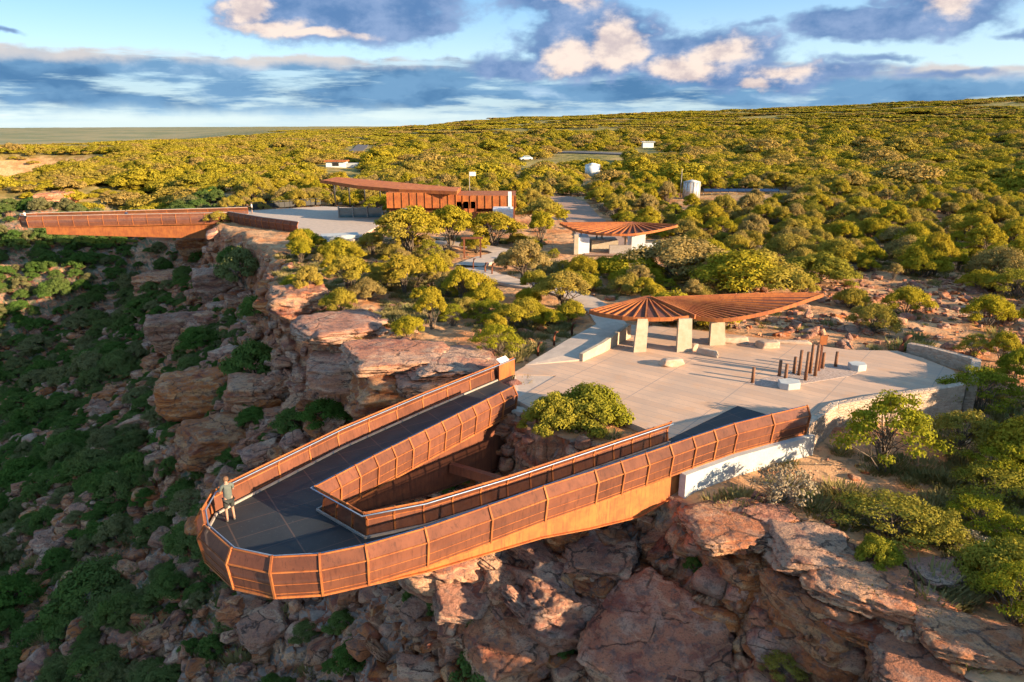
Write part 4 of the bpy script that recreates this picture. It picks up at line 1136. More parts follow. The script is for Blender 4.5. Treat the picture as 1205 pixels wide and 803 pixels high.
# the great ledge on the right: two long joint-bounded blocks with slabs lying on them
ROCKF = 1
def big(name, c, dims, rz, seed, label, tilt=(0, 0), planes=5, rough=.05, strata=.05):
    me = rock_mesh(seed, 6, dims, planes, rough, strata); o = link(name, me); o.location = c; o.rotation_euler = (tilt[0], tilt[1], rz); tag(o, label, 'rock'); return o
def along(px0, py0, px1, py1, z, th, h, seed, label, back=1.0, **kw):
    a, b = P(px0, py0, z), P(px1, py1, z); d = b - a; rz = math.atan2(d.y, d.x); n = Vector((-d.y, d.x, 0)).normalized()
    if n.x < 0: n = -n
    c = (a + b) / 2 + n * (th * back - .5); c.z = z - h + .05
    return big('rock_ledge', c, (d.length / 2 * 1.02, th, h), rz, seed, label, **kw)
along(800, 598, 905, 668, -1.75, 2.0, 2.6, 501, 'broad orange sheer-faced sandstone ledge just right of the skywalk beam')
along(890, 655, 1010, 745, -1.95, 2.2, 2.7, 502, 'long orange sheer-faced sandstone ledge continuing towards the lower right')
along(1040, 765, 1180, 830, -2.0, 1.9, 1.6, 503, 'crumbling sunlit ledge at the bottom right edge of the picture')
for a, lab in (((866, 620, 125, .3, .28), 'flat sunlit sandstone slab lying on the ledge nearest the skywalk'), ((952, 652, 105, -.2, .38), 'pale rounded sandstone block in the middle of the ledge'),
               ((1005, 690, 120, -.5, .3), 'stepped tan sandstone slab right of the pale rounded block'), ((1088, 718, 70, .2, .4), 'small orange block at the right of the stepped slab'),
               ((1110, 680, 75, .1, .35), 'brown flat boulder near the small yellow bush'), ((1138, 762, 115, -.4, .4), 'tan ribbed boulder at the lower right beside the pale bush'),
               ((1095, 792, 130, -.2, .35), 'crumbly red boulder at the bottom edge right of centre'), ((1010, 730, 90, -.6, .3), 'long thin slab along the lip of the ledge'),
               ((905, 612, 60, .6, .45), 'cube-like tan block behind the flat slab'), ((660, 532, 1, 0, .3), None)):
    if lab:
        px, py, w_, rz, fl_ = a; at_px(px, py, w_, rz=rz, flat=fl_ * 1.0, label=lab, sink=.35)
for (px, py, w_, rz, tx, ty, fl_, lab) in [
        (768, 778, 165, -.7, .35, .2, .55, 'huge cracked red slab tilted below the skywalk at the bottom centre'), (528, 685, 135, .2, .1, .3, .8, 'large purple-brown block directly under the skywalk edge'),
        (655, 748, 95, .3, -.2, .3, .9, 'tall red block left of the huge cracked slab'), (622, 722, 80, 1.0, .3, .6, .4, 'thin leaning slab left of the tall red block'),
        (668, 640, 75, .5, .15, .1, .8, 'grey square block close under the skywalk beam'), (705, 668, 95, -.2, .1, -.1, .6, 'dark grey broad boulder under the middle of the beam'),
        (722, 642, 38, .2, 0, .1, .7, 'small pale tan block beside the dark grey boulder'), (690, 682, 45, .4, .2, .2, .8, 'pale brown cube below the dark grey boulder'),
        (578, 662, 60, 1.2, .5, .2, .6, 'upright tan splinter of rock under the beam'), (640, 660, 60, .9, .2, .3, .5, 'dark slab lying between the grey square block and the upright splinter'),
        (545, 722, 75, .1, .3, .1, .8, 'brown boulder below the large purple-brown block'), (600, 775, 110, .3, .2, -.2, .7, 'broad red boulder at the bottom edge left of centre'),
        (595, 705, 55, .5, .2, .2, .9, 'brown block above the broad red boulder'), (650, 690, 50, 0, .2, .1, .6, 'low brown slab above the tall red block')]:
    at_px(px, py, w_, rz=rz, tilt=(tx, ty), flat=fl_, label=lab, sink=.1)
for (px, py, w_, rz, fl_, lab) in [
        (470, 425, 130, .3, .22, 'wide pale pink slab on top of the sunlit promontory left of the skywalk'), (400, 390, 110, .5, .25, 'pale slab at the upper edge of the sunlit promontory'),
        (535, 432, 110, .1, .2, 'smooth pink slab of the promontory touching the left railing'), (425, 450, 120, .2, .5, 'layered block forming the corner of the promontory'),
        (350, 362, 70, .4, .6, 'broken orange block at the head of the steep gully'), (470, 480, 120, .2, .55, 'layered red block of the promontory face above the railing'),
        (510, 470, 90, .1, .4, 'red layered block of the promontory nearest the railing')]:
    at_px(px, py, w_, rz=rz, flat=fl_ * 1.2, label=lab, sink=.3)
for (px, py, w_, rz, fl_, lab) in [(245, 478, 105, .3, .9, 'big brown overhanging crag left of the rounded green bushes'), (262, 530, 100, .5, .7, 'layered crag below the brown overhanging crag'),
                                   (210, 400, 70, .2, .9, 'tan crag standing on the far part of the cliff'), (300, 470, 70, .1, .8, 'crag between the dark round bush and the brown overhanging crag'),
                                   (195, 340, 60, .2, .9, 'pale broken crag below the far skywalk'), (265, 345, 70, .2, .9, 'rough crag left of the bushy cleft'), (235, 300, 50, .2, .9, 'crag under the root of the far skywalk'), (60, 243, 34, .2, 1.0, 'orange sunlit rock outcrop beyond the left tip of the far skywalk'), (75, 238, 30, .2, .9, 'orange sunlit rock stack beside the outcrop beyond the far skywalk')]:
    at_px(px, py, w_, rz=rz, flat=fl_, label=lab, sink=.25)

def scatter_boulders():
    x, y = scatter(4000, 16, 95, -44, 30, .55); z, d, g = terrain(x, y, True)
    ok = (d > .2) & (d < 26) & (np.abs(x) < y * .8) & ~((y < 30) & (x > -4) & (d < 3)); x, y, z, d = x[ok], y[ok], z[ok], d[ok]
    cl = fbm(x / 6, y / 6, None, 3, 66) + .25 * (d < 9); k = np.argsort(-cl)[:400]; rg.shuffle(k); k = k[:165]
    for i in k:
        s = float(np.exp(rg.normal(-.5, .42))) * (.9 + y[i] / 90)
        right = x[i] > -6
        boulder((x[i], y[i], z[i]), min(s, 1.7), rg.uniform(0, 6.3), (rg.normal(0, .25), rg.normal(0, .25)), .2, flat=rg.uniform(.6, 1.1),
                label='angular shaded boulder in the rock pile below the skywalk' if right else 'angular shaded boulder on the steep canyon side left of the skywalk',
                group='boulders in the rock pile below the skywalk' if right else 'boulders on the steep canyon side')
scatter_boulders()
for k in range(95):
    px, py = random.uniform(430, 860), random.uniform(640, 800)
    if py < 640 + (560 - px) * .35 or (px > 790 and py < 690): continue
    p = hit(px, py)
    if p.y > 40: continue
    boulder(p, pxs(p, random.uniform(14, 40)) / 2, random.uniform(0, 6.3), (random.gauss(0, .5), random.gauss(0, .5)), .05, flat=random.uniform(.45, 1.0),
            label='small angular fallen block in the rock pile under the skywalk', group='small fallen blocks under the skywalk')
M['bench'] = simple('pale_sandstone', (.58, .43, .31), (.46, .31, .22), 3, .9, bump=.6, bd=.03)
for (px, py, w_, d_, h_, rz, lab) in ((790, 430, 1.5, .7, .5, .2, 'pale boulder seat standing alone in front of the fan roof shelter'), (833, 418, 1.5, .5, .45, -.7, 'long pinkish stone seat beside the middle pillar'), (816, 412, .5, .5, .5, .3, 'small upright stone at the foot of the middle pillar'),
                                  (863, 403, 2.0, .8, .45, 0, 'long stone seat behind the right pillar'), (905, 409, 1.5, .8, .5, .1, 'stone seat at the back edge of the plaza behind the poles'), (928, 404, 3.2, .5, .2, -.1, 'low flat kerb stone at the back edge of the plaza')):
    b_ = P(px, py, 0); me = rock_mesh(int(px), 4, (w_ / 2, d_ / 2, h_ / 2), 5, .03, .02, 1); me.materials.clear(); me.materials.append(M['bench']); o = link('boulder_bench', me); o.location = (b_.x, b_.y, h_ * .42); o.rotation_euler = (0, 0, rz); tag(o, lab, 'stone bench')

# ------------------------------------------------------------------ plants
def quads_from(cen, nor, size, rs, asp=.55):
    n = len(cen); nor = nor / np.maximum(np.linalg.norm(nor, axis=1)[:, None], 1e-6)
    t = rs.normal(size=(n, 3)); t -= nor * np.sum(t * nor, 1)[:, None]; t /= np.maximum(np.linalg.norm(t, axis=1)[:, None], 1e-6); b = np.cross(nor, t)
    s = size[:, None]
    V = np.stack([cen - t * s - b * s * asp, cen + t * s - b * s * asp, cen + t * s + b * s * asp, cen - t * s + b * s * asp], 1).reshape(-1, 3)
    return V, np.arange(4 * n).reshape(-1, 4)

def crown(seed, R_, H_, base, nclump, leaves, leaf, cr=.32, flat=.6, low=0.0, fuzzy=.5):
    """leaf clumps over an uneven dome; returns vertices, faces, clump centres"""
    rs = np.random.RandomState(seed); cen = []
    for k in range(nclump):
        a = k * 2.39996 + rs.uniform(-.4, .4); u = math.sqrt((k + .5) / nclump); rad = R_ * u * rs.uniform(.78, 1.08)
        hh = base + (H_ - base) * (1 - u ** 2.2 * (1 - low)) * rs.uniform(.78, 1.05)
        cen.append((rad * math.cos(a), rad * math.sin(a), hh))
    cen = np.array(cen); rr = R_ * cr * rs.uniform(.7, 1.3, nclump)
    which = rs.choice(nclump, leaves, p=rr ** 2 / np.sum(rr ** 2)); d = rs.normal(size=(leaves, 3)); d[:, 2] = np.abs(d[:, 2]) * .9 - .25
    d /= np.linalg.norm(d, axis=1)[:, None]
    rad = rr[which] * (1 - fuzzy * rs.rand(leaves) ** 1.6)
    lump = 1 + .22 * vn(d[:, 0] * 3 + which * 7.1, d[:, 1] * 3, d[:, 2] * 3, seed % 50)
    c = cen[which] + d * (rad * lump)[:, None] * np.array([1, 1, flat])
    c[:, 2] = np.maximum(c[:, 2], .05)
    nr = d + rs.normal(size=d.shape) * .45 + np.array([0, 0, .25])
    V, F = quads_from(c, nr, leaf * rs.uniform(.6, 1.3, leaves), rs)
    return V, F, cen

def stems(seed, cen, base_h, r0, n_main, n=5):
    rs = random.Random(seed); mb = MB(); pts = [Vector(tuple(c)) for c in cen]; rs.shuffle(pts)
    for k in range(min(n_main, len(pts))):
        e = pts[k]; s = Vector((rs.uniform(-.12, .12), rs.uniform(-.12, .12), -.15)); m = s.lerp(e, .45) + Vector((rs.uniform(-.2, .2), rs.uniform(-.2, .2), .12 * e.z)); m.x *= .72; m.y *= .72
        mb.tube([s, s.lerp(m, .5) + Vector((rs.uniform(-.06, .06), rs.uniform(-.06, .06), 0)), m, e], [r0, r0 * .75, r0 * .55, r0 * .2], n, False)
        for j in range(2):
            q = pts[rs.randrange(len(pts))]
            if (q - m).length < 1.6: mb.tube([m, m.lerp(q, .5) + Vector((0, 0, .08)), q], [r0 * .4, r0 * .28, r0 * .12], 4, False)
    return mb

def mb_mesh(name, mb, mat):
    me = bpy.data.meshes.new(name); me.from_pydata([tuple(v) for v in mb.v], [], mb.f); me.materials.append(mat); me.polygons.foreach_set('use_smooth', mb.s); me.update(); return me

def join_np(name, V, F, leafm, mb, woodm):
    Vs = np.array([tuple(v) for v in mb.v]) if mb.v else np.zeros((0, 3)); F2 = [np.array([f], int) + len(V) for f in mb.f]
    q = np.array([f for f in mb.f if len(f) == 4], int).reshape(-1, 4) + len(V)
    allV = np.concatenate([V, Vs]) if len(Vs) else V
    return np_mesh(name, allV, [F, q] if len(q) else [F], [leafm, woodm], False, np.concatenate([np.zeros(len(F)), np.ones(len(q))]))

# kinds: (crown mesh, stem mesh) for near plants and one joined mesh for the scattered ones
KIND = {}
def make_kind(key, seeds, leafm, leafn, leaf, R_, H_, base, ncl, cr, flat, low, fuzzy, r0, nm, wood='bark'):
    out = []
    for s in seeds:
        rs = random.Random(s); R2, H2 = R_ * rs.uniform(.9, 1.1), H_ * rs.uniform(.9, 1.1)
        V, F, cen = crown(s, R2, H2, base * rs.uniform(.8, 1.2), ncl, leafn, leaf, cr, flat, low, fuzzy)
        sx, sy = rs.uniform(.85, 1.2), rs.uniform(.85, 1.2); V[:, 0] *= sx; V[:, 1] *= sy; cen[:, 0] *= sx; cen[:, 1] *= sy
        st = stems(s, cen, base, r0, nm)
        out.append((np_mesh(key + '_crown', V, F, leafm), mb_mesh(key + '_stems', st, M[wood]), join_np(key, V, F, leafm, st, M[wood])))
    KIND[key] = out
make_kind('dome', (1, 2, 3, 4), M['leaf'], 13000, .040, 1.45, 1.6, .45, 34, .28, .95, .2, .65, .05, 10)
make_kind('tree', (11, 12, 13), M['leaf'], 12000, .040, 1.3, 2.3, .9, 28, .29, .85, .25, .7, .05, 12)
make_kind('airy', (21, 22, 23), M['leaf_green'], 6500, .032, 1.35, 1.8, .4, 34, .24, .7, .2, .85, .032, 20)
make_kind('lush', (31, 32), M['leaf_green'], 19000, .036, 1.5, 1.75, .25, 40, .25, 1.0, .12, .75, .04, 10)
make_kind('green', (41, 42, 43, 44), M['leaf_dark'], 8500, .048, 1.45, 1.55, .25, 28, .28, .85, .1, .75, .05, 6)
make_kind('dry', (51, 52), M['leaf_dry'], 1300, .035, 1.1, 1.0, .2, 34, .22, .6, .2, .9, .028, 34, 'deadwood')

def small(seed, n, leaf, leafm, R_=1.45, H_=1.65):
    V, F, cen = crown(seed, R_, H_, .4, 14, n, leaf, .36, .75, .2, .35); return V, F
FAR1 = bpy.data.collections.new('far_shrub_kinds')
for k in range(6):
    V, F = small(600 + k, 2800, .075, None, 1.45 * (1 + .1 * (k % 3)), 1.5 + .25 * (k % 4)); FAR1.objects.link(bpy.data.objects.new('shrub_%d' % k, np_mesh('far_shrub', V, F, M['leaf_far'])))
FARG = bpy.data.collections.new('canyon_shrub_kinds')
for k in range(4): FARG.objects.link(bpy.data.objects.new('canyon_%d' % k, KIND['green'][k][2]))
MID = bpy.data.collections.new('mid_shrub_kinds')
for k, (kk, j) in enumerate((('dome', 0), ('dome', 1), ('dome', 2), ('dome', 3), ('tree', 0), ('tree', 1), ('tree', 2), ('airy', 0), ('dry', 0), ('airy', 2))):
    MID.objects.link(bpy.data.objects.new('mid_%d' % k, KIND[kk][j][2]))
PATCH = bpy.data.collections.new('far_thicket_kinds')
for k in range(4):
    rs = np.random.RandomState(700 + k); VV, FF, nv = [], [], 0
    for j in range(70):
        V, F = small(710 + j % 9, 90, .38, None, 1.6, 1.7); s = rs.uniform(.6, 1.25); a, rr2 = rs.uniform(0, 6.28), 15 * math.sqrt(rs.rand())
        V = V * s * np.array([1.15, 1.15, .9]) + np.array([rr2 * math.cos(a), rr2 * math.sin(a), -.2]); VV.append(V); FF.append(F + nv); nv += len(V)
    PATCH.objects.link(bpy.data.objects.new('patch_%d' % k, np_mesh('far_thicket', np.concatenate(VV), np.concatenate(FF), M['leaf_far'])))

def plant(kind, p, s, hs=1.0, label=None, group=None, cat='shrub', var=None, parts=True, name=None):
    var = random.randrange(len(KIND[kind])) if var is None else var
    cr_, st_, jn = KIND[kind][var]; name = name or {'tree': 'acacia_tree', 'dry': 'dry_bush', 'green': 'canyon_bush'}.get(kind, 'shrub')
    rz = random.uniform(0, 6.28)
    if parts:
        t = thing(name, label, cat, p, rz, group); t.scale = (s, s, s * hs)
        link('crown' if kind != 'dry' else 'twigs', cr_, t); link('trunk', st_, t)
    else:
        t = link(name, jn); t.location = p; t.rotation_euler = (0, 0, rz); t.scale = (s, s, s * hs); tag(t, label, cat, group)
    return t

# plants one can name, by where they stand
def hero(kind, px, py, w_px, h_px, label, z=None, cat='shrub', hs=None, **kw):
    p = hit(px, py) if z is None else P(px, py, z); wm = pxs(p, w_px); hm = pxs(p, h_px) / .9
    s = wm / 3.0; H0 = {'dome': 2.2, 'tree': 3.1, 'airy': 2.2, 'lush': 2.15, 'green': 2.1, 'dry': 1.25}[kind]
    return plant(kind, p, s, (hm / H0) / s, label, cat=cat, **kw), p
HERO = []
def H(*a, **k):
    if a[0] == 'green': k.setdefault('cat', 'bush')
    if a[0] == 'tree': k.setdefault('cat', 'tree')
    o, p = hero(*a, **k); HERO.append((p.x, p.y, o.scale[0] * 1.3))
H('lush', 694, 505, 88, 56, 'bright yellow-green bush in the plaza recess, right half of the pair', z=-.8)
H('lush', 654, 508, 82, 52, 'bright yellow-green bush in the plaza recess, left half of the pair', z=-.8)
H('airy', 1040, 552, 130, 92, 'thin branching tree in front of the sandstone wall', var=0)
H('airy', 1125, 540, 90, 62, 'round yellow-green bush right of the thin branching tree')
H('airy', 1180, 575, 90, 55, 'yellow-green bush at the right edge below the stone wall')
H('airy', 1050, 632, 115, 56, 'green bush in the shade above the long sandstone ledge', var=1)
H('airy', 1100, 640, 80, 45, 'small green bush right of the shaded green bush')
H('lush', 1030, 668, 60, 42, 'small yellow bush at the lip of the sandstone ledge')
H('airy', 1192, 735, 90, 75, 'pale green bush at the lower right edge', var=2)
H('airy', 920, 803, 60, 36, 'small grey-green bush at the bottom edge below the ledge')
H('dry', 920, 590, 95, 50, 'pale leafless bush on the shaded ground in front of the retaining wall', cat='bush')
H('dry', 1140, 650, 60, 30, 'small leafless bush right of the shaded green bushes', cat='bush')
H('airy', 875, 470, 1, 1, 'tiny green tuft at the rail end') if False else None
H('lush', 1010, 478, 34, 16, 'green tuft growing over the front stone wall') if False else None
for px, py, w_, h_, kd, lab in [(586, 420, 52, 44, 'airy', 'bright bush closest to the end of the left railing'), (508, 388, 46, 52, 'tree', 'yellow-green tree on the rocks above the promontory'), (555, 352, 62, 34, 'dome', 'round shrub below the bend of the far path'),
                               (477, 345, 58, 50, 'tree', 'pale open tree left of the shrub below the path bend'), (617, 338, 66, 58, 'tree', 'tree standing at the path behind the fan roof'), (662, 362, 82, 44, 'tree', 'wide grey-green tree beside the raised path'),
                               (412, 345, 60, 48, 'tree', 'flat topped tree at the cliff edge'), (360, 295, 42, 26, 'lush', 'bright shrub at the corner of the far forecourt'), (400, 308, 60, 30, 'dome', 'brown-green shrub in front of the far forecourt'),
                               (480, 300, 90, 60, 'tree', 'large tree right of the far forecourt'), (530, 290, 70, 50, 'tree', 'tree in front of the visitor building wall'), (580, 290, 70, 44, 'tree', 'tree below the white end of the visitor building'), (640, 275, 60, 44, 'tree', 'tree between the visitor building and the small shelter'),
                               (480, 398, 46, 30, 'dome', 'low olive shrub on the promontory'), (345, 350, 34, 26, 'airy', 'small yellow shrub on the rim above the cleft'), (1028, 392, 46, 34, 'dome', 'round shrub on the stony ground behind the plaza'), (1165, 342, 30, 22, 'lush', 'bright little shrub on the stony slope at the right'),
                               (960, 335, 90, 40, 'lush', 'bright green shrub behind the tip of the fan roof'), (880, 345, 130, 50, 'dome', 'dense shrub behind the fan roof'), (800, 330, 110, 48, 'dome', 'dense shrub between the two fan roofs'), (1195, 445, 44, 38, 'lush', 'bush right of the curved wall at the picture edge'),
                               (848, 291, 26, 18, 'lush', 'small round shrub right of the small shelter'), (740, 330, 90, 36, 'dome', 'shrub in front of the small shelter')]:
    H(kd, px, py, w_, h_, lab)
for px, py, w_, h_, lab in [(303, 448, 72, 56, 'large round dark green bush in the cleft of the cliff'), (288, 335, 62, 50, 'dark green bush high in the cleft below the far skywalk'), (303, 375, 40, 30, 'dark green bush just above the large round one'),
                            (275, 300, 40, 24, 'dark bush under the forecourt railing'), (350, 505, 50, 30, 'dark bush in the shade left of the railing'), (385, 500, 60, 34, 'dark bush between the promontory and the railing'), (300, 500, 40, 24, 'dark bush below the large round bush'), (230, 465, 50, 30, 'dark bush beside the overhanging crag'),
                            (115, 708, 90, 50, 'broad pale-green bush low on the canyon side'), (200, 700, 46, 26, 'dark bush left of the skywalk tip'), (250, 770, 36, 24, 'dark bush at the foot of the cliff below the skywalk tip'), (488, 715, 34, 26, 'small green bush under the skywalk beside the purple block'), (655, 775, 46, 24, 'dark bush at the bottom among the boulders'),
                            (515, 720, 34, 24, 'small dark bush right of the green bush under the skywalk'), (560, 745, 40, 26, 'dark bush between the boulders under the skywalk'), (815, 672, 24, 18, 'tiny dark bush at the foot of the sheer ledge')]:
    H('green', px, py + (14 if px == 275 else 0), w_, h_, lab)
H('airy', 590, 646, 50, 30, 'thin green bush among the blocks close under the beam')
H('airy', 268, 578, 40, 16, 'yellow-green tuft of bushes behind the skywalk tip railing') if False else None

def fill():
    # ---- individual shrubs nearest the viewer, the rest as one mass per kind
    step = 2.75; gx, gy = np.meshgrid(np.arange(-150, 170, step), np.arange(6, 175, step)); x = gx.ravel() + rg.uniform(-1.4, 1.4, gx.size); y = gy.ravel() + rg.uniform(-1.4, 1.4, gx.size)
    r = np.hypot(x, y); az = np.degrees(np.arctan2(x, y)); k = (r < 172) & (r > 13) & (az > -46) & (az < 66); x, y, r = x[k], y[k], r[k]
    z, d, g = terrain(x, y, True)
    e = .8; sl = np.hypot(terrain(x + e, y) - z, terrain(x, y + e) - z) / e
    hx, hy, hr = (np.array([h[i] for h in HERO]) for i in range(3))
    free = ~clear(x, y, .6)
    for a, b, c in zip(hx, hy, hr): free &= np.hypot(x - a, y - b) > c * .75 + .5
    ins = d < -1.2
    dens = .93 + .0 * x
    patch = fbm(x / 10, y / 10, None, 3, 81)
    dens *= ss(-.55, -.1, patch + .25)
    dens *= 1 - .93 * clearing(x, y)
    nearrim = 1 - ss(-9, -3, d) * (y < 75)
    dens *= .3 + .7 * nearrim
    foot = (y < 36) & (x > 4) & (x < y * .76)
    dens = np.where((y < 36) & (x > 4) & ~foot, .12, dens); dens = np.where(foot, .09 * (x > 13) * (d < -3) + (r > 50) * .3 + .5 * ((x > 24) & (y < 30)), dens)
    band = (x > 14) & (x < 30) & (y > 42) & (y < 48); dens = np.where(band, dens * .35, dens)
    keep_in = ins & free & (rg.rand(len(x)) < dens) & (sl < 1.2)
    dens = np.where((x < 12) & (y < 80), dens * .58, dens)
    # canyon side
    cd = np.where(x < -26, .95, .78) * (1 - ss(.0, .35, fbm(x / 8, y / 8, None, 3, 83))) * ss(1.5, 9, d) * (1 - ss(1.4, 2.4, sl))
    cd = np.where(d < 10, cd * .4, cd); cd = np.where((x > -9) & (y < 40), .10, cd)
    free2 = np.ones(len(x), bool)
    for a, b, c in zip(hx, hy, hr): free2 &= np.hypot(x - a, y - b) > c * .75 + .5
    keep_out = (d > 1.5) & free2 & (rg.rand(len(x)) < np.maximum(cd, .95 * ((y > 112) | ((x < -48) & (d > 3)))))
    def emit(sel, coll_, kinds, nind, base_s, groups, name_stuff, lab_stuff, mk):
        X, Y, Z, RR = x[sel], y[sel], z[sel], r[sel]; n = len(X)
        S = base_s * np.exp(rg.normal(-.03, .33, n)); S = np.where((Y > 66) & (Y < 95) & (X < 24) & (X > -30) & (base_s > 0), S * .8, S); S = np.where((X < 12) & (Y < 80) & (X > -30), np.minimum(S, 1.05), S); S = np.clip(S, .4, 1.5); order = np.argsort(-(S / RR) * ((np.abs(X) < Y * .78) + .05)); ind = order[:nind]; rest = order[nind:]
        for i in ind:
            kd, var, lab, grp = mk(X[i], Y[i], S[i])
            plant(kd, (X[i], Y[i], Z[i] - .05), float(S[i]), rg.uniform(.85, 1.2), lab, grp, var=var, parts=RR[i] < 75, cat={'tree': 'tree', 'green': 'bush'}.get(kd, 'shrub'))
        S2 = S[rest]; m = len(rest); hs = rg.uniform(.8, 1.2, m)
        stuff(name_stuff, coll_, np.stack([X[rest], Y[rest], Z[rest] - .05], 1), np.stack([S2, S2, S2 * hs], 1), np.stack([0 * S2, 0 * S2, rg.uniform(0, 6.28, m)], 1), rg.randint(0, kinds, m), label=lab_stuff, cat='shrubs')
        print(name_stuff, len(ind), m)
    def zone(X, Y):
        if Y < 37 and X > 4: return 'on the shaded ground right of the skywalk'
        if X < -1 and Y < 75: return 'between the cliff rim and the concrete path'
        if Y < 80 and X < 12: return 'between the concrete path and the small shelter'
        if Y < 80 and X >= 12: return 'behind the fan roof and the stony ground'
        return 'on the plateau around the visitor building' if X < 12 else 'on the plateau right of the small shelter'
    def mk_in(X, Y, S):
        zn = zone(X, Y); u = rg.rand()
        if Y < 37 and X > 4: kd = 'airy' if u < .6 else 'lush'
        elif X < 3 and Y < 80: kd = 'tree' if u < .5 else ('airy' if u < .7 else 'dome')
        else: kd = 'dome' if u < .62 else ('tree' if u < .85 else 'airy')
        if rg.rand() < .09: kd = 'dry'
        look = {'dry': 'bare grey twiggy bush', 'dome': 'rounded yellow-green shrub', 'tree': 'small open-crowned acacia tree', 'airy': 'thin-leaved fresh green shrub', 'lush': 'leafy bright green shrub'}[kd]
        return kd, None, look + ' ' + zn, look.replace('bush', 'bushe') + 's ' + zn
    def mk_out(X, Y, S):
        zn = 'on the canyon side left of the cliff' if X < -12 else 'among the rocks below the skywalk'
        if Y > 108: zn = 'in the shade behind the far skywalk'
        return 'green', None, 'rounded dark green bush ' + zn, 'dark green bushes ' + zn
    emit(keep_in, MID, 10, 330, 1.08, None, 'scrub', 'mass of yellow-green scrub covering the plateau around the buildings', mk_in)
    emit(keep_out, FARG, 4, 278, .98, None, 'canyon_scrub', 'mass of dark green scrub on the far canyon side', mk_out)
    xh, yh = scatter(30000, 20, 150, -52, 8, .75); zh, dh, gh = terrain(xh, yh, True)
    k = (dh > 4) & (rg.rand(len(xh)) < (.12 + .30 * ss(-8, -26, xh)) * ss(-.25, .25, fbm(xh / 5, yh / 5, None, 3, 97))) & ~((xh > -7) & (yh < 40)); xh, yh, zh = xh[k], yh[k], zh[k]; n = len(xh)
    Sh = .42 * np.exp(rg.normal(0, .3, n)); stuff('canyon_heath', FARG, np.stack([xh, yh, zh - .05], 1), np.stack([Sh, Sh, Sh * rg.uniform(.7, 1.1, n)], 1), np.stack([0 * Sh, 0 * Sh, rg.uniform(0, 6.28, n)], 1), rg.randint(0, 4, n), label='low blue-green heath covering the shaded canyon slope between the bushes', cat='shrubs')
    print('heath', n)
    # ---- farther scrub
    x2, y2 = scatter(21000, 168, 470, -44, 46, .8); z2, d2, g2 = terrain(x2, y2, True)
    pt = fbm(x2 / 28, y2 / 28, None, 3, 87)
    k = (~clear(x2, y2, 1)) & (rg.rand(len(x2)) < .25 + .75 * ss(-.4, .05, pt)) & ((g2 > 52) | (rg.rand(len(x2)) < .2)); x2, y2, z2 = x2[k], y2[k], z2[k]; n = len(x2)
    S2 = 1.12 * np.exp(rg.normal(0, .38, n)); stuff('distant_scrub', FAR1, np.stack([x2, y2, z2 - .1], 1), np.stack([S2 * 1.15, S2 * 1.15, S2 * rg.uniform(.6, .95, n)], 1), np.stack([0 * S2, 0 * S2, rg.uniform(0, 6.28, n)], 1), rg.randint(0, 6, n), label='mass of olive scrub covering the plateau in the distance', cat='shrubs')
    x3, y3 = scatter(5200, 455, 1500, -44, 46, .72); z3, d3, g3 = terrain(x3, y3, True); k = (g3 > 60) & (rg.rand(len(x3)) < .2 + .65 * ss(-.3, .25, fbm(x3 / 90, y3 / 90, None, 3, 88))); x3, y3, z3 = x3[k], y3[k], z3[k]; n = len(x3)
    S3 = rg.uniform(.9, 1.4, n); stuff('hillside_scrub', PATCH, np.stack([x3, y3, z3 - .2], 1), np.stack([S3 * 1.2, S3 * 1.2, S3 * .55], 1), np.stack([0 * S3, 0 * S3, rg.uniform(0, 6.28, n)], 1), rg.randint(0, 4, n), label='mass of low scrub covering the far hillside up to the skyline', cat='shrubs')
    print('far', len(x2), n)
fill()

H('airy', 1150, 625, 80, 45, 'shaded green bush behind the small leafless bush')
H('airy', 1196, 655, 80, 45, 'shaded green bush at the right edge above the pale green bush')
H('airy', 1165, 590, 100, 48, 'dark shaded bush under the round yellow-green bush')
for k, (x_, y_) in enumerate(((17.2, 20.6), (19.5, 19.2), (21.5, 22.0), (23, 18.5), (18, 16.5), (25, 21.5))):
    plant('lush', (x_, y_, ground(x_, y_)), 1.0, 1.15, 'leafy shrub just beyond the right edge beside the sandstone ledge', 'shrubs beyond the right edge beside the ledge')
# trees outside the right edge that shade the end of the plaza and the ledge behind it
for k, (x_, y_, s_) in enumerate(((34, 31.5, 1.7), (36, 30.5, 1.9), (40, 31.5, 1.9), (31.5, 27.5, 1.3), (28, 25.5, 1.3), (32, 24.5, 1.5), (26.5, 22, 1.2), (42, 30, 1.5), (37, 26, 1.5))):
    plant('dome' if k % 2 else 'tree', (x_, y_, ground(x_, y_)), s_, 1.15, 'acacia growing just beyond the right edge of the view beside the plaza', 'acacias beyond the right end of the plaza', cat='tree', name='acacia_tree')

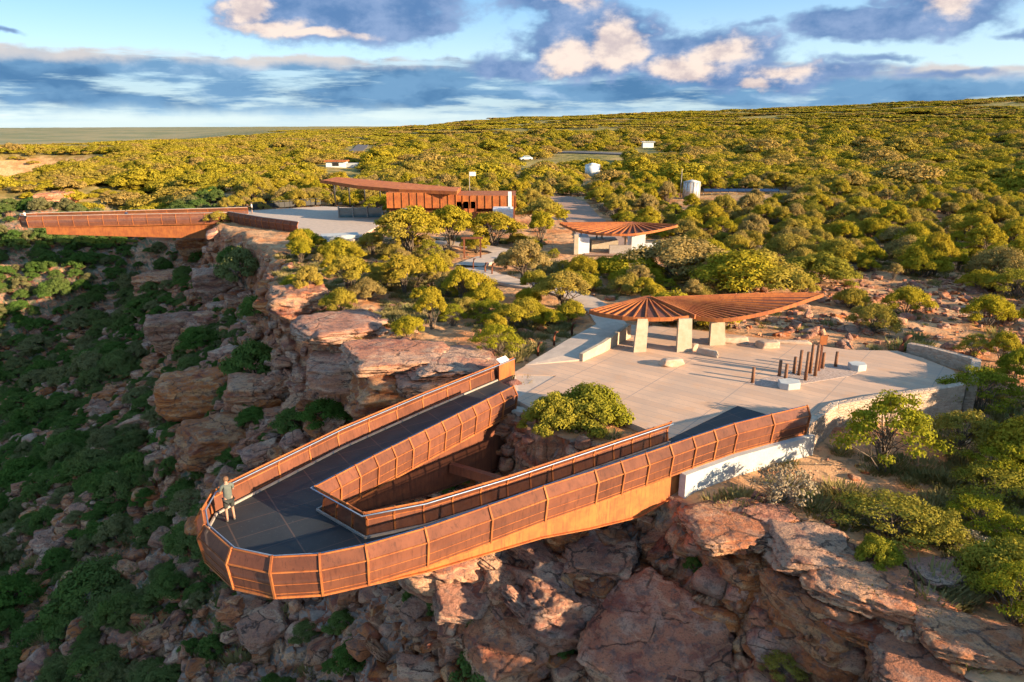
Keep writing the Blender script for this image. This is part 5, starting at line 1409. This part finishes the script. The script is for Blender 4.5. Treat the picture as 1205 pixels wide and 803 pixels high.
TUFT = bpy.data.collections.new('tuft_kinds')
for k in range(4):
    rs = np.random.RandomState(900 + k); n = 110; a = rs.uniform(0, 6.28, n); rr2 = .35 * np.sqrt(rs.rand(n)); h = rs.uniform(.10, .30, n); c = np.stack([rr2 * np.cos(a), rr2 * np.sin(a), 0 * a], 1)
    tp = c + np.stack([np.cos(a) * h * .5, np.sin(a) * h * .5, h], 1); sd_ = np.stack([-np.sin(a), np.cos(a), 0 * a], 1) * .022
    V = np.stack([c - sd_, c + sd_, tp + sd_ * .3, tp - sd_ * .3], 1).reshape(-1, 3); TUFT.objects.link(bpy.data.objects.new('tuft_%d' % k, np_mesh('tuft', V, np.arange(4 * n).reshape(-1, 4), M['grass'])))
x_, y_ = scatter(34000, 15, 120, -46, 50, .62); z_, d_, g_ = terrain(x_, y_, True)
k_ = ~clear(x_, y_, .5) & ~in_poly(x_, y_, [(7, 28.5), (15, 32.5), (13, 36), (6, 34)]) & (rg.rand(len(x_)) > .92 * clearing(x_, y_)) & (rg.rand(len(x_)) < np.where(d_ < -.5, .7, .25) * ss(-.3, .15, fbm(x_ / 4, y_ / 4, None, 3, 95))) & (np.abs(d_) > .8); x_, y_, z_ = x_[k_], y_[k_], z_[k_]; n_ = len(x_)
s_ = np.exp(rg.normal(-.1, .35, n_)); stuff('dry_grass', TUFT, np.stack([x_, y_, z_ - .03], 1), np.stack([s_ * 1.3, s_ * 1.3, s_], 1), np.stack([0 * s_, 0 * s_, rg.uniform(0, 6.28, n_)], 1), rg.randint(0, 4, n_), label='tufts of dry grass and low heath between the shrubs', cat='grass')
# ------------------------------------------------------------------ people
M['skin'] = simple('skin', (.42, .24, .16), (.40, .22, .15), 3, .6, bump=0)
M['hair'] = simple('brown_hair', (.20, .10, .05), (.12, .06, .03), 20, .7)
M['shirt'] = simple('grey_green_cloth', (.13, .14, .12), (.10, .115, .10), 5, .9)
M['shorts'] = simple('dark_cloth', (.035, .04, .035), (.05, .05, .045), 5, .9)
M['shirt_white'] = simple('white_cloth', (.6, .58, .55), (.5, .5, .48), 5, .9)
M['shirt_blue'] = simple('navy_cloth', (.03, .04, .09), (.04, .05, .1), 5, .9)
M['shoe'] = simple('shoe_leather', (.12, .11, .10), (.08, .07, .07), 5, .7)
def skin_obj(name, V, E_, Rr, mat, parent, lev=2, root=0):
    me = bpy.data.meshes.new(name); me.from_pydata(V, E_, []); me.materials.append(mat)
    o = link(name, me, parent); m = o.modifiers.new('skin', 'SKIN'); m.use_smooth_shade = True
    if not me.skin_vertices: me.attributes  # layer is made by the modifier
    if not me.skin_vertices:
        bm = bmesh.new(); bm.from_mesh(me); bm.verts.layers.skin.verify(); bm.to_mesh(me); bm.free()
    for i, sv in enumerate(me.skin_vertices[0].data):
        r_ = Rr[i]; sv.radius = (r_, r_) if not isinstance(r_, tuple) else r_; sv.use_root = (i == root)
    s_ = o.modifiers.new('smooth', 'SUBSURF'); s_.levels = lev; s_.render_levels = lev
    return o
def person(loc, rz, label, shirt, far=False, sc=1.0):
    t = thing('person', label, 'person', loc, rz); t.scale = (sc, sc, sc)
    V = [(0, 0, .93), (0, .01, 1.10), (0, .0, 1.30), (0, .01, 1.43), (0, .03, 1.50), (0, .055, 1.56), (0, .06, 1.63), (0, .045, 1.695)]
    Rr = [(.15, .105), (.135, .10), (.155, .11), (.10, .085), .052, .07, .092, .07]; E_ = [(i, i + 1) for i in range(7)]
    for s in (-1, 1):
        b_ = len(V)
        V += [(s * .17, .01, 1.41), (s * .23, .10, 1.16), (s * .19, .33, 1.10), (s * .18, .40, 1.10)]; Rr += [.055, .042, .030, (.036, .018)]
        E_ += [(3, b_), (b_, b_ + 1), (b_ + 1, b_ + 2), (b_ + 2, b_ + 3)]
        for f, (dx, L_) in enumerate(((-.03, .07), (-.01, .085), (.01, .08), (.03, .06))):
            c = len(V); V += [(s * (.18 + dx), .44, 1.10), (s * (.18 + dx * 1.15), .44 + L_ * .6, 1.09), (s * (.18 + dx * 1.2), .44 + L_, 1.065)]; Rr += [.010, .009, .008]; E_ += [(b_ + 3, c), (c, c + 1), (c + 1, c + 2)]
        c = len(V); V += [(s * .13, .40, 1.095), (s * .115, .445, 1.08)]; Rr += [.012, .010]; E_ += [(b_ + 3, c), (c, c + 1)]
        b_ = len(V); V += [(s * .10, 0, .86), (s * .11, .03, .48), (s * .12, -.02, .10), (s * .13, .13, .04)]; Rr += [.088, .056, .040, .036]
        E_ += [(0, b_), (b_, b_ + 1), (b_ + 1, b_ + 2), (b_ + 2, b_ + 3)]
    c = len(V); V += [(0, .165, 1.625), (.098, .05, 1.63), (-.098, .05, 1.63)]; Rr += [.014, .016, .016]; E_ += [(6, c), (6, c + 1), (6, c + 2)]
    body = skin_obj('body', V, E_, Rr, M['skin'], t)
    V2 = [(0, 0, .82), (0, .01, 1.10), (0, 0, 1.30), (0, .005, 1.44)]; R2 = [(.175, .13), (.16, .125), (.175, .13), (.10, .09)]; E2 = [(0, 1), (1, 2), (2, 3)]
    for s in (-1, 1): k = len(V2); V2 += [(s * .18, .01, 1.41), (s * .222, .075, 1.23)]; R2 += [.075, .068]; E2 += [(3, k), (k, k + 1)]
    skin_obj('shirt', V2, E2, R2, shirt, t)
    V3 = [(0, 0, .93)]; R3 = [(.17, .125)]; E3 = []
    for s in (-1, 1): k = len(V3); V3 += [(s * .10, 0, .84), (s * .115, .02, .52)]; R3 += [.105, .088]; E3 += [(0, k), (k, k + 1)]
    skin_obj('shorts', V3, E3, R3, M['shorts'], t)
    for s in (-1, 1): skin_obj('shoe', [(s * .12, -.05, .05), (s * .13, .06, .045), (s * .135, .17, .035)], [(0, 1), (1, 2)], [.048, .05, .042], M['shoe'], t, 1)
    D, F = ico(3); k = (D[:, 2] > -.15) | (D[:, 1] < .1); Vh = D * np.array([.105, .112, .105]) * (1 + .05 * vn(D[:, 0] * 5, D[:, 1] * 5, D[:, 2] * 5, 3))[:, None] + np.array([0, .035, 1.66])
    keep = np.array([all(((D[i][1] < .45) or (D[i][2] > .55)) and D[i][2] > -.55 for i in f) for f in F])
    link('hair', np_mesh('hair', Vh, F[keep], M['hair'], True), t)
    for s in (-1, 1):
        D1, F1 = ico(2); link('eye', np_mesh('eye', D1 * .011 + np.array([s * .034, .148, 1.645]), F1, M['black'], True), t)
    mb = MB(); mb.box((0, .150, 1.575), (.045, .012, .010)); mb.build('mouth', M['corten_dark'], None).parent = t
    return t
pp = P(272, 613, 0); person(pp, R(38), 'person in a grey-green t-shirt and dark shorts leaning on the skywalk railing at the tip', M['shirt'], sc=1.03)
pp = P(297, 251, 0); person(pp, R(100), 'tiny person in a white top at the root of the far skywalk', M['shirt_white'])
pp = P(150, 261.3, 0); person(pp, R(10), 'tiny person in a navy top halfway along the far skywalk', M['shirt_blue'])
pp = P(31, 262, 0); person(pp, R(80), 'tiny person in a white top at the left tip of the far skywalk', M['shirt_white'])
